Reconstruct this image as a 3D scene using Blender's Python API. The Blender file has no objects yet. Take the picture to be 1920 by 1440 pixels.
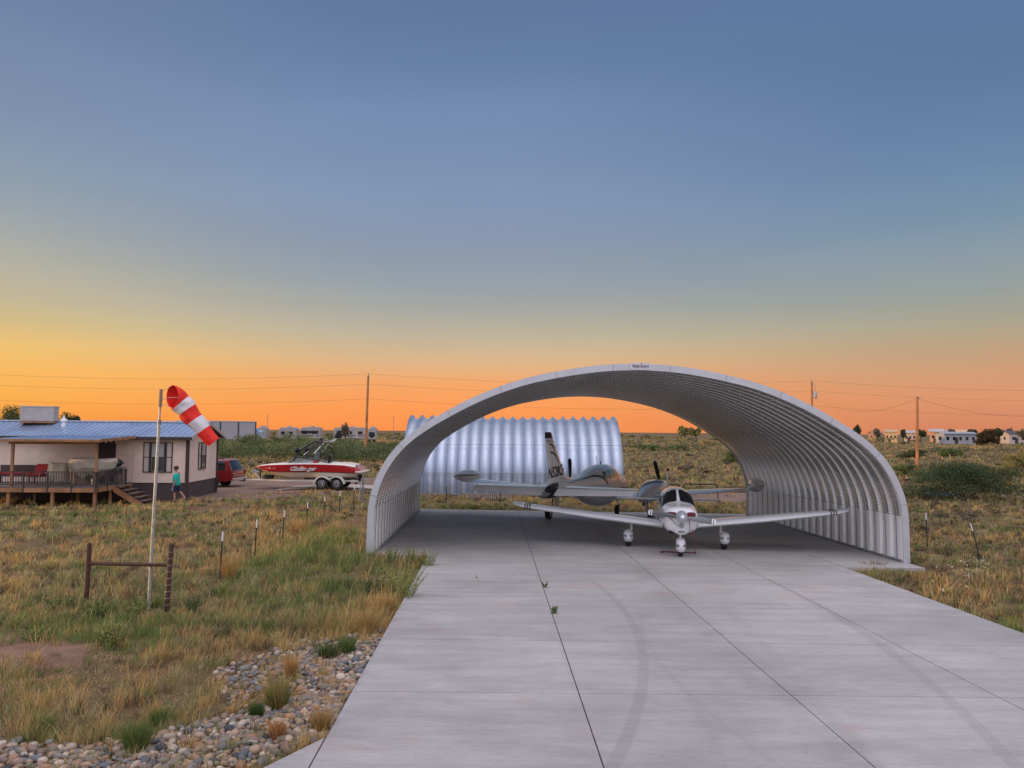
import bpy, bmesh, math, random
import numpy as np
from mathutils import Vector, Matrix

random.seed(7); rng = np.random.default_rng(7)
S = bpy.context.scene
COL = S.collection
R = math.radians

# ------------------------------------------------------------------ camera
FPX = 1440.0                      # focal length in pixels of the 1920 px wide photograph
CAMZ = 3.59
YAW, PITCH, ROLL = R(1.39), math.atan(88.3/1440), R(0.43)
_f0 = Vector((math.sin(YAW), math.cos(YAW), 0))
_r0 = Vector((math.cos(YAW), -math.sin(YAW), 0))
FWD = _f0*math.cos(PITCH) + Vector((0, 0, 1))*math.sin(PITCH)
_u0 = _r0.cross(FWD)
RGT = _r0*math.cos(ROLL) + _u0*math.sin(ROLL)
UPV = _u0*math.cos(ROLL) - _r0*math.sin(ROLL)
cam_data = bpy.data.cameras.new('camera')
cam = bpy.data.objects.new('camera', cam_data); COL.objects.link(cam)
cam_data.sensor_width = 36; cam_data.lens = FPX/1920*36
cam_data.clip_start = 0.1; cam_data.clip_end = 20000
m3 = Matrix((RGT, UPV, -FWD)).transposed()
cam.matrix_world = Matrix.Translation((0, 0, CAMZ)) @ m3.to_4x4()
S.camera = cam

# ------------------------------------------------------------------ sky, sun, exposure
S.view_settings.view_transform = 'Standard'; S.view_settings.look = 'None'
S.view_settings.exposure = 0.0; S.view_settings.gamma = 1.0
SUN_AZ, SUN_EL = R(-86), R(1.8)       # azimuth from +Y (negative = left), elevation
W = bpy.data.worlds.new('World'); S.world = W; W.use_nodes = True
nt = W.node_tree; nt.nodes.clear()
def wn(t, **k):
    n = nt.nodes.new(t)
    for a, b in k.items(): setattr(n, a, b)
    return n
def lin(c):
    return tuple(((x/255/12.92) if x <= 10 else ((x/255+0.055)/1.055)**2.4) for x in c)
def ramp_world(stops):
    n = wn('ShaderNodeValToRGB'); cr = n.color_ramp
    cr.interpolation = 'B_SPLINE' if False else 'LINEAR'
    cr.elements[0].position = stops[0][0]; cr.elements[0].color = (*lin(stops[0][1]), 1)
    cr.elements[1].position = stops[1][0]; cr.elements[1].color = (*lin(stops[1][1]), 1)
    for p, c in stops[2:]:
        e = cr.elements.new(p); e.color = (*lin(c), 1)
    return n
def wmath(op, a, b=None, c=None):
    n = wn('ShaderNodeMath', operation=op)
    for i, x in enumerate((a, b, c)):
        if x is None: continue
        if isinstance(x, (int, float)): n.inputs[i].default_value = x
        else: nt.links.new(x, n.inputs[i])
    return n.outputs[0]
def wmap(x, a, b, c=0.0, d=1.0, smooth=True):
    n = wn('ShaderNodeMapRange', interpolation_type='SMOOTHSTEP' if smooth else 'LINEAR')
    nt.links.new(x, n.inputs['Value'])
    for k, v in zip(('From Min', 'From Max', 'To Min', 'To Max'), (a, b, c, d)): n.inputs[k].default_value = v
    return n.outputs[0]
def wmix(f, a, b):
    n = wn('ShaderNodeMix', data_type='RGBA')
    nt.links.new(f, n.inputs[0]); nt.links.new(a, n.inputs[6]); nt.links.new(b, n.inputs[7])
    return n.outputs[2]
tc = wn('ShaderNodeTexCoord'); sp = wn('ShaderNodeSeparateXYZ'); nt.links.new(tc.outputs['Generated'], sp.inputs[0])
dx, dy, dz = sp.outputs
hor = wmath('SQRT', wmath('MAXIMUM', wmath('ADD', wmath('MULTIPLY', dx, dx), wmath('MULTIPLY', dy, dy)), 1e-6))
sx = wmath('DIVIDE', dx, hor); sy = wmath('DIVIDE', dy, hor)
rl = ramp_world([(0.0, (252, 148, 34)), (.033, (252, 174, 58)), (.062, (250, 186, 80)), (.091, (238, 192, 103)), (.117, (214, 187, 127)), (.142, (196, 182, 147)), (.173, (184, 178, 157)), (.204, (169, 171, 165)),
                 (.24, (152, 163, 170)), (.275, (139, 157, 174)), (.33, (125, 144, 172)), (.42, (109, 131, 164)), (.52, (104, 127, 162)), (.66, (158, 158, 172)), (1, (172, 168, 178))])
rc = ramp_world([(0.0, (252, 138, 54)), (.03, (252, 150, 68)), (.061, (244, 163, 94)), (.089, (222, 180, 133)), (.122, (192, 179, 153)), (.155, (168, 168, 161)), (.187, (151, 161, 169)), (.218, (142, 155, 172)), (.25, (136, 151, 177)),
                 (.28, (129, 150, 180)), (.337, (119, 143, 177)), (.392, (111, 137, 175)), (.442, (99, 127, 165)), (.49, (93, 118, 159)), (.54, (92, 117, 158)), (.66, (156, 158, 174)), (1, (172, 168, 178))])
rr = ramp_world([(0.0, (212, 126, 88)), (.015, (214, 134, 94)), (.041, (220, 145, 102)), (.07, (208, 154, 115)), (.098, (190, 160, 126)), (.124, (172, 164, 141)), (.161, (150, 159, 157)), (.204, (134, 152, 165)), (.239, (118, 145, 168)),
                 (.28, (108, 137, 168)), (.325, (99, 128, 166)), (.377, (92, 121, 160)), (.426, (89, 117, 158)), (.52, (86, 114, 156)), (.66, (154, 158, 176)), (1, (172, 168, 178))])
rb = ramp_world([(0.0, (150, 135, 140)), (.06, (190, 168, 160)), (.14, (176, 172, 184)), (.35, (166, 172, 196)), (.6, (172, 170, 184)), (1, (174, 168, 178))])
front = wmix(wmap(sx, 0.0, 0.6), wmix(wmap(sx, -0.66, -0.12), rl.outputs[0], rc.outputs[0]), rr.outputs[0])
for n in (rl, rc, rr, rb): nt.links.new(dz, n.inputs[0])
full = wmix(wmap(sy, 0.45, -0.35), front, rb.outputs[0])
# faint high cirrus streaks
nz = wn('ShaderNodeTexNoise'); nz.inputs['Scale'].default_value = 2.2; nz.inputs['Detail'].default_value = 5
mp = wn('ShaderNodeMapping'); mp.inputs['Scale'].default_value = (1.2, 1.2, 6.0); mp.inputs['Rotation'].default_value = (0.12, 0.1, 0.3)
nt.links.new(tc.outputs['Generated'], mp.inputs[0]); nt.links.new(mp.outputs[0], nz.inputs[0])
cir = wmap(nz.outputs[0], 0.38, 0.78, 0.985, 1.035)
lift = wmath('MULTIPLY', wmap(dz, 0.52, 0.85, 1.0, 2.3), wmap(sy, 0.35, -0.4, 1.0, 2.0))
gain = wmath('MULTIPLY', cir, lift)
hs = wn('ShaderNodeHueSaturation'); hs.inputs['Saturation'].default_value = .96; nt.links.new(full, hs.inputs['Color'])
bg = wn('ShaderNodeBackground'); nt.links.new(hs.outputs[0], bg.inputs[0]); nt.links.new(gain, bg.inputs[1])
sky = wn('ShaderNodeTexSky', sky_type='NISHITA'); sky.sun_disc = False
sky.sun_elevation = SUN_EL; sky.sun_rotation = SUN_AZ
bg2 = wn('ShaderNodeBackground'); nt.links.new(sky.outputs[0], bg2.inputs[0]); bg2.inputs[1].default_value = 0.004
ad = wn('ShaderNodeAddShader'); nt.links.new(bg.outputs[0], ad.inputs[0]); nt.links.new(bg2.outputs[0], ad.inputs[1])
wo = wn('ShaderNodeOutputWorld'); nt.links.new(ad.outputs[0], wo.inputs[0])
sl = bpy.data.lights.new('sun', 'SUN'); sl.energy = 2.8; sl.angle = R(0.8); sl.color = (1.0, 0.58, 0.26)
so = bpy.data.objects.new('sun', sl); COL.objects.link(so)
sd = Vector((math.sin(SUN_AZ)*math.cos(SUN_EL), math.cos(SUN_AZ)*math.cos(SUN_EL), math.sin(SUN_EL)))
so.rotation_euler = sd.to_track_quat('Z', 'Y').to_euler(); so.location = sd*50

# ------------------------------------------------------------------ terrain functions
def sstep(a, b, x):
    t = np.clip((np.asarray(x, float)-a)/(b-a), 0, 1); return t*t*(3-2*t)
def slabz(x, y):
    return -0.0097*np.clip(y, 0, 42) - 0.0105*np.clip(x, -5, 16)
_perm = np.random.default_rng(3).permutation(512)
_val = np.random.default_rng(4).random(512)
def vnoise(x, y, s=1.0):
    x = np.asarray(x, float)*s+1000; y = np.asarray(y, float)*s+1000
    xi = np.floor(x).astype(int); yi = np.floor(y).astype(int)
    fx = x-xi; fy = y-yi; fx = fx*fx*(3-2*fx); fy = fy*fy*(3-2*fy)
    h = lambda a, b: _val[(_perm[a % 512]+b*7) % 512]
    return (h(xi, yi)*(1-fx)+h(xi+1, yi)*fx)*(1-fy)+(h(xi, yi+1)*(1-fx)+h(xi+1, yi+1)*fx)*fy
def fbm(x, y, s=1.0):
    return .5*vnoise(x, y, s)+.3*vnoise(x, y, s*2.1)+.2*vnoise(x, y, s*4.3)
def slab_mask(x, y):
    """distance outside of the concrete (0 inside)"""
    x = np.asarray(x, float); y = np.asarray(y, float)
    d1 = np.maximum(np.maximum(-1.96-x, x-10.34), np.maximum(-20-y, y-23))
    d2 = np.maximum(np.maximum(-3.87-x, x-12.9), np.maximum(np.where(x < -1.96, 23.57, 22.6)-y, y-38.9))
    d3 = np.maximum(np.maximum(-9-x, x+1.0), np.maximum(-20-y, (y-9.5)-(x+1.96)*1.85))
    return np.maximum(np.minimum(np.minimum(d1, d2), d3), 0)
def ground(x, y):
    x = np.asarray(x, float); y = np.asarray(y, float)
    w = sstep(-10, -4.2, x)*(1-sstep(60, 110, y))
    z = w*slabz(x, y)
    d = slab_mask(x, y)
    out = sstep(0.0, 1.2, d)
    z = z - 0.09 + 0.07*sstep(1.0, 5.0, d)
    z = z + out*(fbm(x, y, .35)-.5)*0.16
    # grassy bank beside the left foot of the arch
    z = z + 0.22*np.exp(-(((x+5.6)/1.6)**2+((y-23)/4.5)**2))*out
    z = z + 0.9*sstep(95, 175, y)*(1-sstep(-5, 30, x)*.6)
    z = z + sstep(120, 300, y)*(fbm(x, y, .012)-.5)*1.6
    return z
def gz(x, y): return float(ground(x, y))
def ray(px, py):
    d = RGT*((px-960)/FPX) + UPV*((720-py)/FPX) + FWD
    return d
def P(px, py, h=0.0, slab=False):
    """point on the ground seen at photograph pixel (px, py)"""
    d = ray(px, py); z = -0.2
    for _ in range(40):
        t = (z+h-CAMZ)/d.z if d.z < -1e-4 else 4000
        x, y = d.x*t, d.y*t
        z = float(slabz(x, y)) if slab else gz(x, y)
    return Vector((x, y, z))
def PD(px, py, D):
    return Vector((0, 0, CAMZ)) + ray(px, py)*D

# ------------------------------------------------------------------ mesh helpers
class MB:
    def __init__(s): s.v = []; s.f = []; s.m = []; s.cm = 0
    def add(s, vs, fs):
        o = len(s.v); s.v += [tuple(v) for v in vs]
        for f in fs: s.f.append([i+o for i in f]); s.m.append(s.cm)
        return s
    def box(s, c, d, M=None):
        c = Vector(c); M = M or Matrix.Identity(3)
        vs = [c + M @ Vector((sx*d[0]/2, sy*d[1]/2, sz*d[2]/2)) for sz in (-1, 1) for sy in (-1, 1) for sx in (-1, 1)]
        return s.add(vs, [(0, 2, 3, 1), (4, 5, 7, 6), (0, 1, 5, 4), (2, 6, 7, 3), (0, 4, 6, 2), (1, 3, 7, 5)])
    def span(s, a, b):
        return s.box([(a[i]+b[i])/2 for i in range(3)], [abs(b[i]-a[i]) for i in range(3)])
    def loft(s, rings, closed=True, cap=True):
        n = len(rings[0]); vs = [p for r in rings for p in r]; fs = []
        for i in range(len(rings)-1):
            for j in range(n if closed else n-1):
                k = (j+1) % n
                fs.append((i*n+j, i*n+k, (i+1)*n+k, (i+1)*n+j))
        if cap and closed:
            fs.append(tuple(range(n-1, -1, -1))); fs.append(tuple((len(rings)-1)*n+j for j in range(n)))
        return s.add(vs, fs)
    def tube(s, pts, r, n=8, cap=True):
        pts = [Vector(p) for p in pts]; rings = []
        t0 = (pts[1]-pts[0]).normalized()
        u = t0.orthogonal().normalized()
        for i, p in enumerate(pts):
            a = pts[max(i-1, 0)]; b = pts[min(i+1, len(pts)-1)]
            t = (b-a).normalized(); u = (u-t*u.dot(t)).normalized(); w = t.cross(u)
            rr = r[i] if isinstance(r, (list, tuple)) else r
            rings.append([p+(u*math.cos(2*math.pi*k/n)+w*math.sin(2*math.pi*k/n))*rr for k in range(n)])
        return s.loft(rings, True, cap)
    def lathe(s, prof, n=24, c=(0, 0, 0), M=None, cap=True):
        M = M or Matrix.Identity(3); c = Vector(c)
        return s.loft([[c+M @ Vector((r*math.cos(2*math.pi*k/n), r*math.sin(2*math.pi*k/n), z)) for k in range(n)] for r, z in prof], True, cap)
    def prism(s, poly, a, b, plane='xz'):
        def q(p, t):
            return {'xz': (p[0], t, p[1]), 'yz': (t, p[0], p[1]), 'xy': (p[0], p[1], t)}[plane]
        return s.loft([[q(p, a) for p in poly], [q(p, b) for p in poly]])
AX = {'x': Matrix(((0, 0, 1), (1, 0, 0), (0, 1, 0))), 'y': Matrix(((1, 0, 0), (0, 0, 1), (0, -1, 0))), 'z': Matrix.Identity(3)}
def obj(name, mb, mat, parent=None, smooth=None, bevel=0, loc=None):
    me = bpy.data.meshes.new(name)
    me.from_pydata(mb.v, [], mb.f)
    mats = mat if isinstance(mat, (list, tuple)) else [mat]
    for m in mats: me.materials.append(m)
    if len(mats) > 1: me.polygons.foreach_set('material_index', mb.m)
    bm = bmesh.new(); bm.from_mesh(me)
    bmesh.ops.recalc_face_normals(bm, faces=bm.faces)
    if bevel:
        bmesh.ops.bevel(bm, geom=[e for e in bm.edges if e.is_manifold and e.calc_face_angle(0) > .5], offset=bevel, segments=2, affect='EDGES', profile=.6)
    bm.to_mesh(me); bm.free()
    if smooth is not None:
        me.shade_smooth(); me.set_sharp_from_angle(angle=R(smooth))
    o = bpy.data.objects.new(name, me); COL.objects.link(o)
    if parent: o.parent = parent
    if loc is not None: o.location = loc
    return o
def tag(o, label=None, cat=None, group=None, kind=None):
    if label: o['label'] = label
    if cat: o['category'] = cat
    if group: o['group'] = group
    if kind: o['kind'] = kind
    return o
def thing(name, label, cat, loc=(0, 0, 0), rotz=0, group=None):
    o = bpy.data.objects.new(name, None); COL.objects.link(o); o.empty_display_size = .2
    o.location = loc; o.rotation_euler = (0, 0, rotz)
    return tag(o, label, cat, group)
def copy_thing(o, loc, rotz=None, label=None):
    ch = [c for c in bpy.data.objects if c.parent is o]
    r = o.copy(); COL.objects.link(r); r.location = loc
    if rotz is not None: r.rotation_euler = (0, 0, rotz)
    if label: r['label'] = label
    for c in ch:
        d = c.copy(); COL.objects.link(d); d.parent = r
        for g in [g for g in bpy.data.objects if g.parent is c]:
            e = g.copy(); COL.objects.link(e); e.parent = d
    return r
def text_mesh(txt, size, depth=.004, bold=0.0, shear=0.0, sx=1.0):
    cu = bpy.data.curves.new('lettering', 'FONT'); cu.body = txt; cu.size = size; cu.extrude = depth/2
    cu.align_x = 'CENTER'; cu.align_y = 'CENTER'; cu.offset = bold; cu.shear = shear; cu.resolution_u = 3
    t = bpy.data.objects.new('t', cu); COL.objects.link(t)
    bpy.context.view_layer.update()
    me = bpy.data.meshes.new_from_object(t.evaluated_get(bpy.context.evaluated_depsgraph_get()))
    bpy.data.objects.remove(t); bpy.data.curves.remove(cu)
    if sx != 1: me.transform(Matrix.Diagonal((sx, 1, 1, 1)))
    return me
def lettering(txt, size, mat, parent, origin, xdir, updir, **k):
    me = text_mesh(txt, size, **k)
    X = Vector(xdir).normalized(); Yv = Vector(updir).normalized(); Z = X.cross(Yv).normalized(); Yv = Z.cross(X)
    M = Matrix((X, Yv, Z)).transposed().to_4x4(); M.translation = Vector(origin)
    me.transform(M); me.materials.clear(); me.materials.append(mat)
    o = bpy.data.objects.new('lettering', me); COL.objects.link(o); o.parent = parent
    return o

# ------------------------------------------------------------------ materials
def material(name, col, rough=.6, metal=0.0, var=0.0, vscale=4.0, col2=None, bump=0.0, bscale=40.0, spec=None, coat=0.0, alpha=None, rvar=0.0, mapscale=(1, 1, 1)):
    m = bpy.data.materials.new(name); m.use_nodes = True
    t = m.node_tree; b = t.nodes['Principled BSDF']
    b.inputs['Roughness'].default_value = rough; b.inputs['Metallic'].default_value = metal
    if spec is not None: b.inputs['Specular IOR Level'].default_value = spec
    if coat: b.inputs['Coat Weight'].default_value = coat; b.inputs['Coat Roughness'].default_value = .08
    b.inputs['Base Color'].default_value = (*col, 1)
    tcn = t.nodes.new('ShaderNodeTexCoord'); mpn = t.nodes.new('ShaderNodeMapping'); t.links.new(tcn.outputs['Object'], mpn.inputs[0])
    mpn.inputs['Scale'].default_value = mapscale
    if var or col2:
        nz = t.nodes.new('ShaderNodeTexNoise'); nz.inputs['Scale'].default_value = vscale; nz.inputs['Detail'].default_value = 6
        t.links.new(mpn.outputs[0], nz.inputs[0])
        rp = t.nodes.new('ShaderNodeValToRGB'); t.links.new(nz.outputs[0], rp.inputs[0])
        c2 = col2 or tuple(c*(1-var) for c in col); c1 = col if col2 else tuple(min(1, c*(1+var)) for c in col)
        rp.color_ramp.elements[0].position = .35; rp.color_ramp.elements[0].color = (*c2, 1)
        rp.color_ramp.elements[1].position = .65; rp.color_ramp.elements[1].color = (*c1, 1)
        t.links.new(rp.outputs[0], b.inputs['Base Color'])
        if rvar:
            mr = t.nodes.new('ShaderNodeMapRange'); t.links.new(nz.outputs[0], mr.inputs[0])
            mr.inputs[1].default_value = .3; mr.inputs[2].default_value = .7; mr.inputs[3].default_value = max(.02, rough-rvar); mr.inputs[4].default_value = rough+rvar
            t.links.new(mr.outputs[0], b.inputs['Roughness'])
    if bump:
        n2 = t.nodes.new('ShaderNodeTexNoise'); n2.inputs['Scale'].default_value = bscale; n2.inputs['Detail'].default_value = 5
        t.links.new(mpn.outputs[0], n2.inputs[0])
        bp = t.nodes.new('ShaderNodeBump'); bp.inputs['Strength'].default_value = 1; bp.inputs['Distance'].default_value = bump
        t.links.new(n2.outputs[0], bp.inputs['Height']); t.links.new(bp.outputs[0], b.inputs['Normal'])
    if alpha is not None: b.inputs['Alpha'].default_value = alpha
    return m
def attr_material(name, rough=.75, trans=0.0):
    m = bpy.data.materials.new(name); m.use_nodes = True
    t = m.node_tree; b = t.nodes['Principled BSDF']; b.inputs['Roughness'].default_value = rough
    b.inputs['Specular IOR Level'].default_value = .25
    a = t.nodes.new('ShaderNodeAttribute'); a.attribute_name = 'tint'
    t.links.new(a.outputs['Color'], b.inputs['Base Color'])
    if trans:
        tr = t.nodes.new('ShaderNodeBsdfTranslucent'); t.links.new(a.outputs['Color'], tr.inputs[0])
        mx = t.nodes.new('ShaderNodeMixShader'); mx.inputs[0].default_value = trans
        t.links.new(b.outputs[0], mx.inputs[1]); t.links.new(tr.outputs[0], mx.inputs[2])
        t.links.new(mx.outputs[0], t.nodes['Material Output'].inputs[0])
    return m
M = {}
M['galv'] = material('galvalume steel', (.49, .55, .63), .46, .9, var=.03, vscale=2.5, rvar=.08)
M['galv_in'] = material('galvalume panel', (.68, .67, .65), .33, .86, var=.08, vscale=1.2, rvar=.08)
M['foot'] = material('lit galvanised foot panel', (.90, .89, .87), .42, .30, var=.05, vscale=1.4, rvar=.05)  # same steel as the curved panels; brighter light is put into its colour
M['ribshade'] = material('dark groove shade', (.22, .22, .225), .6, .3)
M['trim'] = material('galvanised trim', (.58, .60, .63), .5, .45, var=.05, vscale=3)
M['seam'] = material('dark seam sealant', (.10, .10, .11), .7)
M['paint'] = material('aircraft white paint', (.74, .75, .76), .22, 0, coat=.6, var=.02, vscale=2)
M['paint2'] = material('aircraft grey white paint', (.80, .80, .79), .26, 0.0, coat=.6, var=.04, vscale=2)
M['cowl'] = material('polished silver paint', (.62, .66, .72), .25, .5, coat=.4)
M['black'] = material('black paint', (.012, .012, .015), .35)
M['rubber'] = material('black rubber', (.018, .018, .018), .8, bump=.002, bscale=60)
M['glass'] = material('dark glass', (.012, .014, .016), .06, 0, spec=.6)
M['prop'] = material('grey propeller paint', (.17, .18, .19), .4, .2)
M['maroon'] = material('maroon paint', (.13, .004, .010), .35, coat=.3)
M['red'] = material('red gel coat', (.42, .008, .014), .25, coat=.6)
M['carred'] = material('red car paint', (.21, .009, .011), .25, .1, coat=.8)
M['gelwhite'] = material('white gel coat', (.70, .68, .62), .3, coat=.3, var=.05)
M['cream'] = material('cream hull', (.62, .55, .44), .4, coat=.2, var=.06, vscale=3)
M['alu'] = material('bright aluminium', (.75, .75, .76), .25, .9)
M['steelgrey'] = material('grey steel', (.30, .31, .32), .5, .6, var=.2, vscale=9)
M['wall'] = material('painted panel siding', (.76, .60, .50), .8, var=.06, vscale=1.5, bump=.003, bscale=30)
M['skirt'] = material('brown skirting', (.075, .055, .055), .8, var=.15, vscale=2)
M['brown'] = material('dark brown trim', (.05, .032, .03), .7, var=.2)
M['roof'] = material('blue grey metal roof', (.36, .46, .63), .38, .7, var=.06, vscale=1.0, rvar=.06)
M['cedar'] = material('cedar timber', (.32, .16, .075), .75, var=.25, vscale=3, bump=.003, bscale=25, mapscale=(1, 1, .3))
M['deckgrey'] = material('weathered deck boards', (.14, .12, .115), .8, var=.2, vscale=5)
M['rail'] = material('dark stained rail', (.055, .042, .038), .75, var=.2)
M['canvas'] = material('tan canvas', (.36, .31, .22), .9, var=.12, vscale=3, bump=.01, bscale=6)
M['canvas2'] = material('pale canvas', (.48, .44, .35), .9, var=.12, vscale=3, bump=.01, bscale=6)
M['cushion'] = material('dark red cushion', (.30, .014, .02), .9, bump=.004)
M['rust'] = material('rusty pipe', (.055, .022, .014), .75, var=.35, vscale=14, bump=.002)
M['postdark'] = material('green black post', (.012, .02, .016), .6)
M['white'] = material('white paint', (.80, .80, .78), .5)
M['pole'] = material('treated pine pole', (.42, .20, .08), .85, var=.3, vscale=5, mapscale=(1, 1, .2))
M['galvpole'] = material('galvanised pipe', (.45, .46, .42), .5, .4, var=.2, vscale=12)
M['sockred'] = material('red windsock fabric', (.80, .022, .012), .7, bump=.02, bscale=7)
M['sockwhite'] = material('white windsock fabric', (.70, .68, .70), .75, bump=.02, bscale=7)
M['skin'] = material('skin', (.42, .22, .15), .6)
M['teal'] = material('teal cotton', (.012, .42, .36), .85, bump=.004, bscale=12)
M['navy'] = material('navy shorts', (.02, .025, .06), .85)
M['lightpatch'] = material('pale patterned cloth', (.38, .42, .55), .85, col2=(.12, .15, .3), vscale=14)
M['wire'] = material('weathered cable', (.10, .08, .07), .6)
M['shutter'] = material('cream shutter', (.52, .45, .40), .7)
M['blind'] = material('window blind', (.42, .42, .41), .7)
M['palletwood'] = material('grey pallet wood', (.17, .13, .10), .9, var=.3, vscale=4)
M['grass'] = attr_material('grass blades', .8, .3)
M['leaf'] = attr_material('leaves', .8, .2)
M['stone'] = attr_material('river stone', .6)
M['bark'] = material('bark', (.07, .05, .035), .9, var=.3, vscale=8)

# concrete with board-finish streaks, stains and tyre marks
def concrete_material():
    m = bpy.data.materials.new('broom finished concrete'); m.use_nodes = True; t = m.node_tree
    b = t.nodes['Principled BSDF']; b.inputs['Roughness'].default_value = .62; b.inputs['Specular IOR Level'].default_value = .35
    def N(ty, **k):
        n = t.nodes.new(ty)
        for a, v in k.items(): setattr(n, a, v)
        return n
    def ma(op, a, b_=None):
        n = N('ShaderNodeMath', operation=op)
        for i, x in enumerate((a, b_)):
            if x is None: continue
            if isinstance(x, (int, float)): n.inputs[i].default_value = x
            else: t.links.new(x, n.inputs[i])
        return n.outputs[0]
    def mr(x, a, b_, c, d):
        n = N('ShaderNodeMapRange', interpolation_type='SMOOTHSTEP'); t.links.new(x, n.inputs[0])
        for i, v in enumerate((a, b_, c, d)): n.inputs[i+1].default_value = v
        return n.outputs[0]
    tcn = N('ShaderNodeTexCoord')
    def noise(sc, scale, det=6, dist=0):
        mp = N('ShaderNodeMapping'); mp.inputs['Scale'].default_value = sc; t.links.new(tcn.outputs['Object'], mp.inputs[0])
        n = N('ShaderNodeTexNoise'); n.inputs['Scale'].default_value = scale; n.inputs['Detail'].default_value = det; n.inputs['Distortion'].default_value = dist
        t.links.new(mp.outputs[0], n.inputs[0]); return n.outputs[0]
    streak = noise((.35, 2.2, 1), 1.6, 8, .4); big = noise((1, 1, 1), .22, 4); fine = noise((.5, 3, 1), 9, 8); blot = noise((.6, 1.6, 1), .9, 5, .6)
    grit = noise((1, 1, 1), 55, 4); patchy = noise((1, 1.3, 1), 1.1, 9, .3); spots = noise((1, 1, 1), 4.5, 3)
    val = ma('MULTIPLY', mr(streak, .3, .7, .89, 1.04), mr(fine, .3, .7, .93, 1.05))
    val = ma('MULTIPLY', val, mr(big, .35, .65, .90, 1.07))
    val = ma('MULTIPLY', val, mr(grit, .3, .7, .93, 1.06))
    val = ma('MULTIPLY', val, mr(patchy, .3, .7, .94, 1.04))
    val = ma('MULTIPLY', val, mr(spots, .22, .30, .82, 1.0))
    sp = N('ShaderNodeSeparateXYZ'); t.links.new(tcn.outputs['Object'], sp.inputs[0]); X, Y, _ = sp.outputs
    def arc(cx, cy, r, w, dark, y0, y1, fuzz=.12):
        d = ma('SQRT', ma('ADD', ma('POWER', ma('SUBTRACT', X, cx), 2.0), ma('POWER', ma('SUBTRACT', Y, cy), 2.0)))
        a = ma('ABSOLUTE', ma('SUBTRACT', d, r))
        k = mr(a, w*.5, w*.5+w*fuzz*3, 1, 0)
        k = ma('MULTIPLY', k, ma('MULTIPLY', mr(Y, y0, y0+1.2, 0, 1), mr(Y, y1-3, y1, 1, 0)))
        k = ma('MULTIPLY', k, mr(streak, .25, .6, .55, 1.0))
        return ma('SUBTRACT', 1.0, ma('MULTIPLY', k, dark))
    return m, t, b, N, ma, mr, noise, val, blot, arc, tcn
cm, ct, cb, cN, cma, cmr, cnoise, cval, cblot, carc, ctc = concrete_material()
def circle3(a, b, c):
    ax, ay = a[:2]; bx, by = b[:2]; cx, cy = c[:2]
    d = 2*(ax*(by-cy)+bx*(cy-ay)+cx*(ay-by))
    ux = ((ax*ax+ay*ay)*(by-cy)+(bx*bx+by*by)*(cy-ay)+(cx*cx+cy*cy)*(ay-by))/d
    uy = ((ax*ax+ay*ay)*(cx-bx)+(bx*bx+by*by)*(ax-cx)+(cx*cx+cy*cy)*(bx-ax))/d
    return ux, uy, math.hypot(ax-ux, ay-uy)
arcs = [  # three pixels on each mark, width (m), darkness, first and last y
    ((1152, 1430), (1206, 1270), (1085, 1075), .17, .24, 4.0, 21.5),
    ((1905, 1436), (1680, 1230), (1445, 1090), .19, .22, 4.0, 21.5),
    ((1460, 1436), (1290, 1300), (1200, 1160), .10, .10, 4.0, 18),
    ((1640, 1436), (1545, 1330), (1340, 1120), .22, .09, 4.0, 20),
    ((1350, 1436), (1320, 1350), (1240, 1250), .16, .08, 4.0, 15)]
for a, b_, c, w, dk, y0, y1 in arcs:
    ux, uy, r = circle3(P(*a, slab=True), P(*b_, slab=True), P(*c, slab=True)); dk *= .55; w *= .72
    cval = cma('MULTIPLY', cval, carc(ux, uy, r, w, dk, y0, y1))
_f = cma('FLOOR', cma('DIVIDE', cma('ADD', cN('ShaderNodeSeparateXYZ').outputs[0], 1.96), 3.07)) if False else None
_sp = cN('ShaderNodeSeparateXYZ'); ct.links.new(ctc.outputs['Object'], _sp.inputs[0])
_px = cma('FLOOR', cma('DIVIDE', cma('ADD', _sp.outputs[0], 1.9), 3.07)); _py = cma('FLOOR', cma('DIVIDE', cma('ADD', _sp.outputs[1], .24), 2.842))
_cv = cN('ShaderNodeCombineXYZ'); ct.links.new(_px, _cv.inputs[0]); ct.links.new(_py, _cv.inputs[1])
_wn = cN('ShaderNodeTexWhiteNoise', noise_dimensions='2D'); ct.links.new(_cv.outputs[0], _wn.inputs[0])
cval = cma('MULTIPLY', cval, cmr(_wn.outputs[0], 0, 1, .95, 1.035))
_bd = cma('ABSOLUTE', cma('SUBTRACT', _sp.outputs[0], 4.15)); _bk = cma('MULTIPLY', cmr(_bd, .1, .55, 1, 0), cmr(cnoise((1, .4, 1), 1.2, 5), .35, .6, 0, 1))
cval = cma('MULTIPLY', cval, cma('SUBTRACT', 1.0, cma('MULTIPLY', _bk, .12)))
mixc = cN('ShaderNodeMix', data_type='RGBA'); mixc.inputs[6].default_value = (.425, .402, .385, 1); mixc.inputs[7].default_value = (.44, .36, .33, 1)
ct.links.new(cmr(cblot, .56, .74, 0, .8), mixc.inputs[0])
mulc = cN('ShaderNodeMix', data_type='RGBA', blend_type='MULTIPLY'); mulc.inputs[0].default_value = 1
ct.links.new(mixc.outputs[2], mulc.inputs[6]); ct.links.new(cval, mulc.inputs[7]); ct.links.new(mulc.outputs[2], cb.inputs['Base Color'])
bp = cN('ShaderNodeBump'); bp.inputs['Distance'].default_value = .002; ct.links.new(cnoise((.3, 4, 1), 40, 6), bp.inputs['Height']); ct.links.new(bp.outputs[0], cb.inputs['Normal'])
M['concrete'] = cm
M['floor'] = cm

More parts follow.
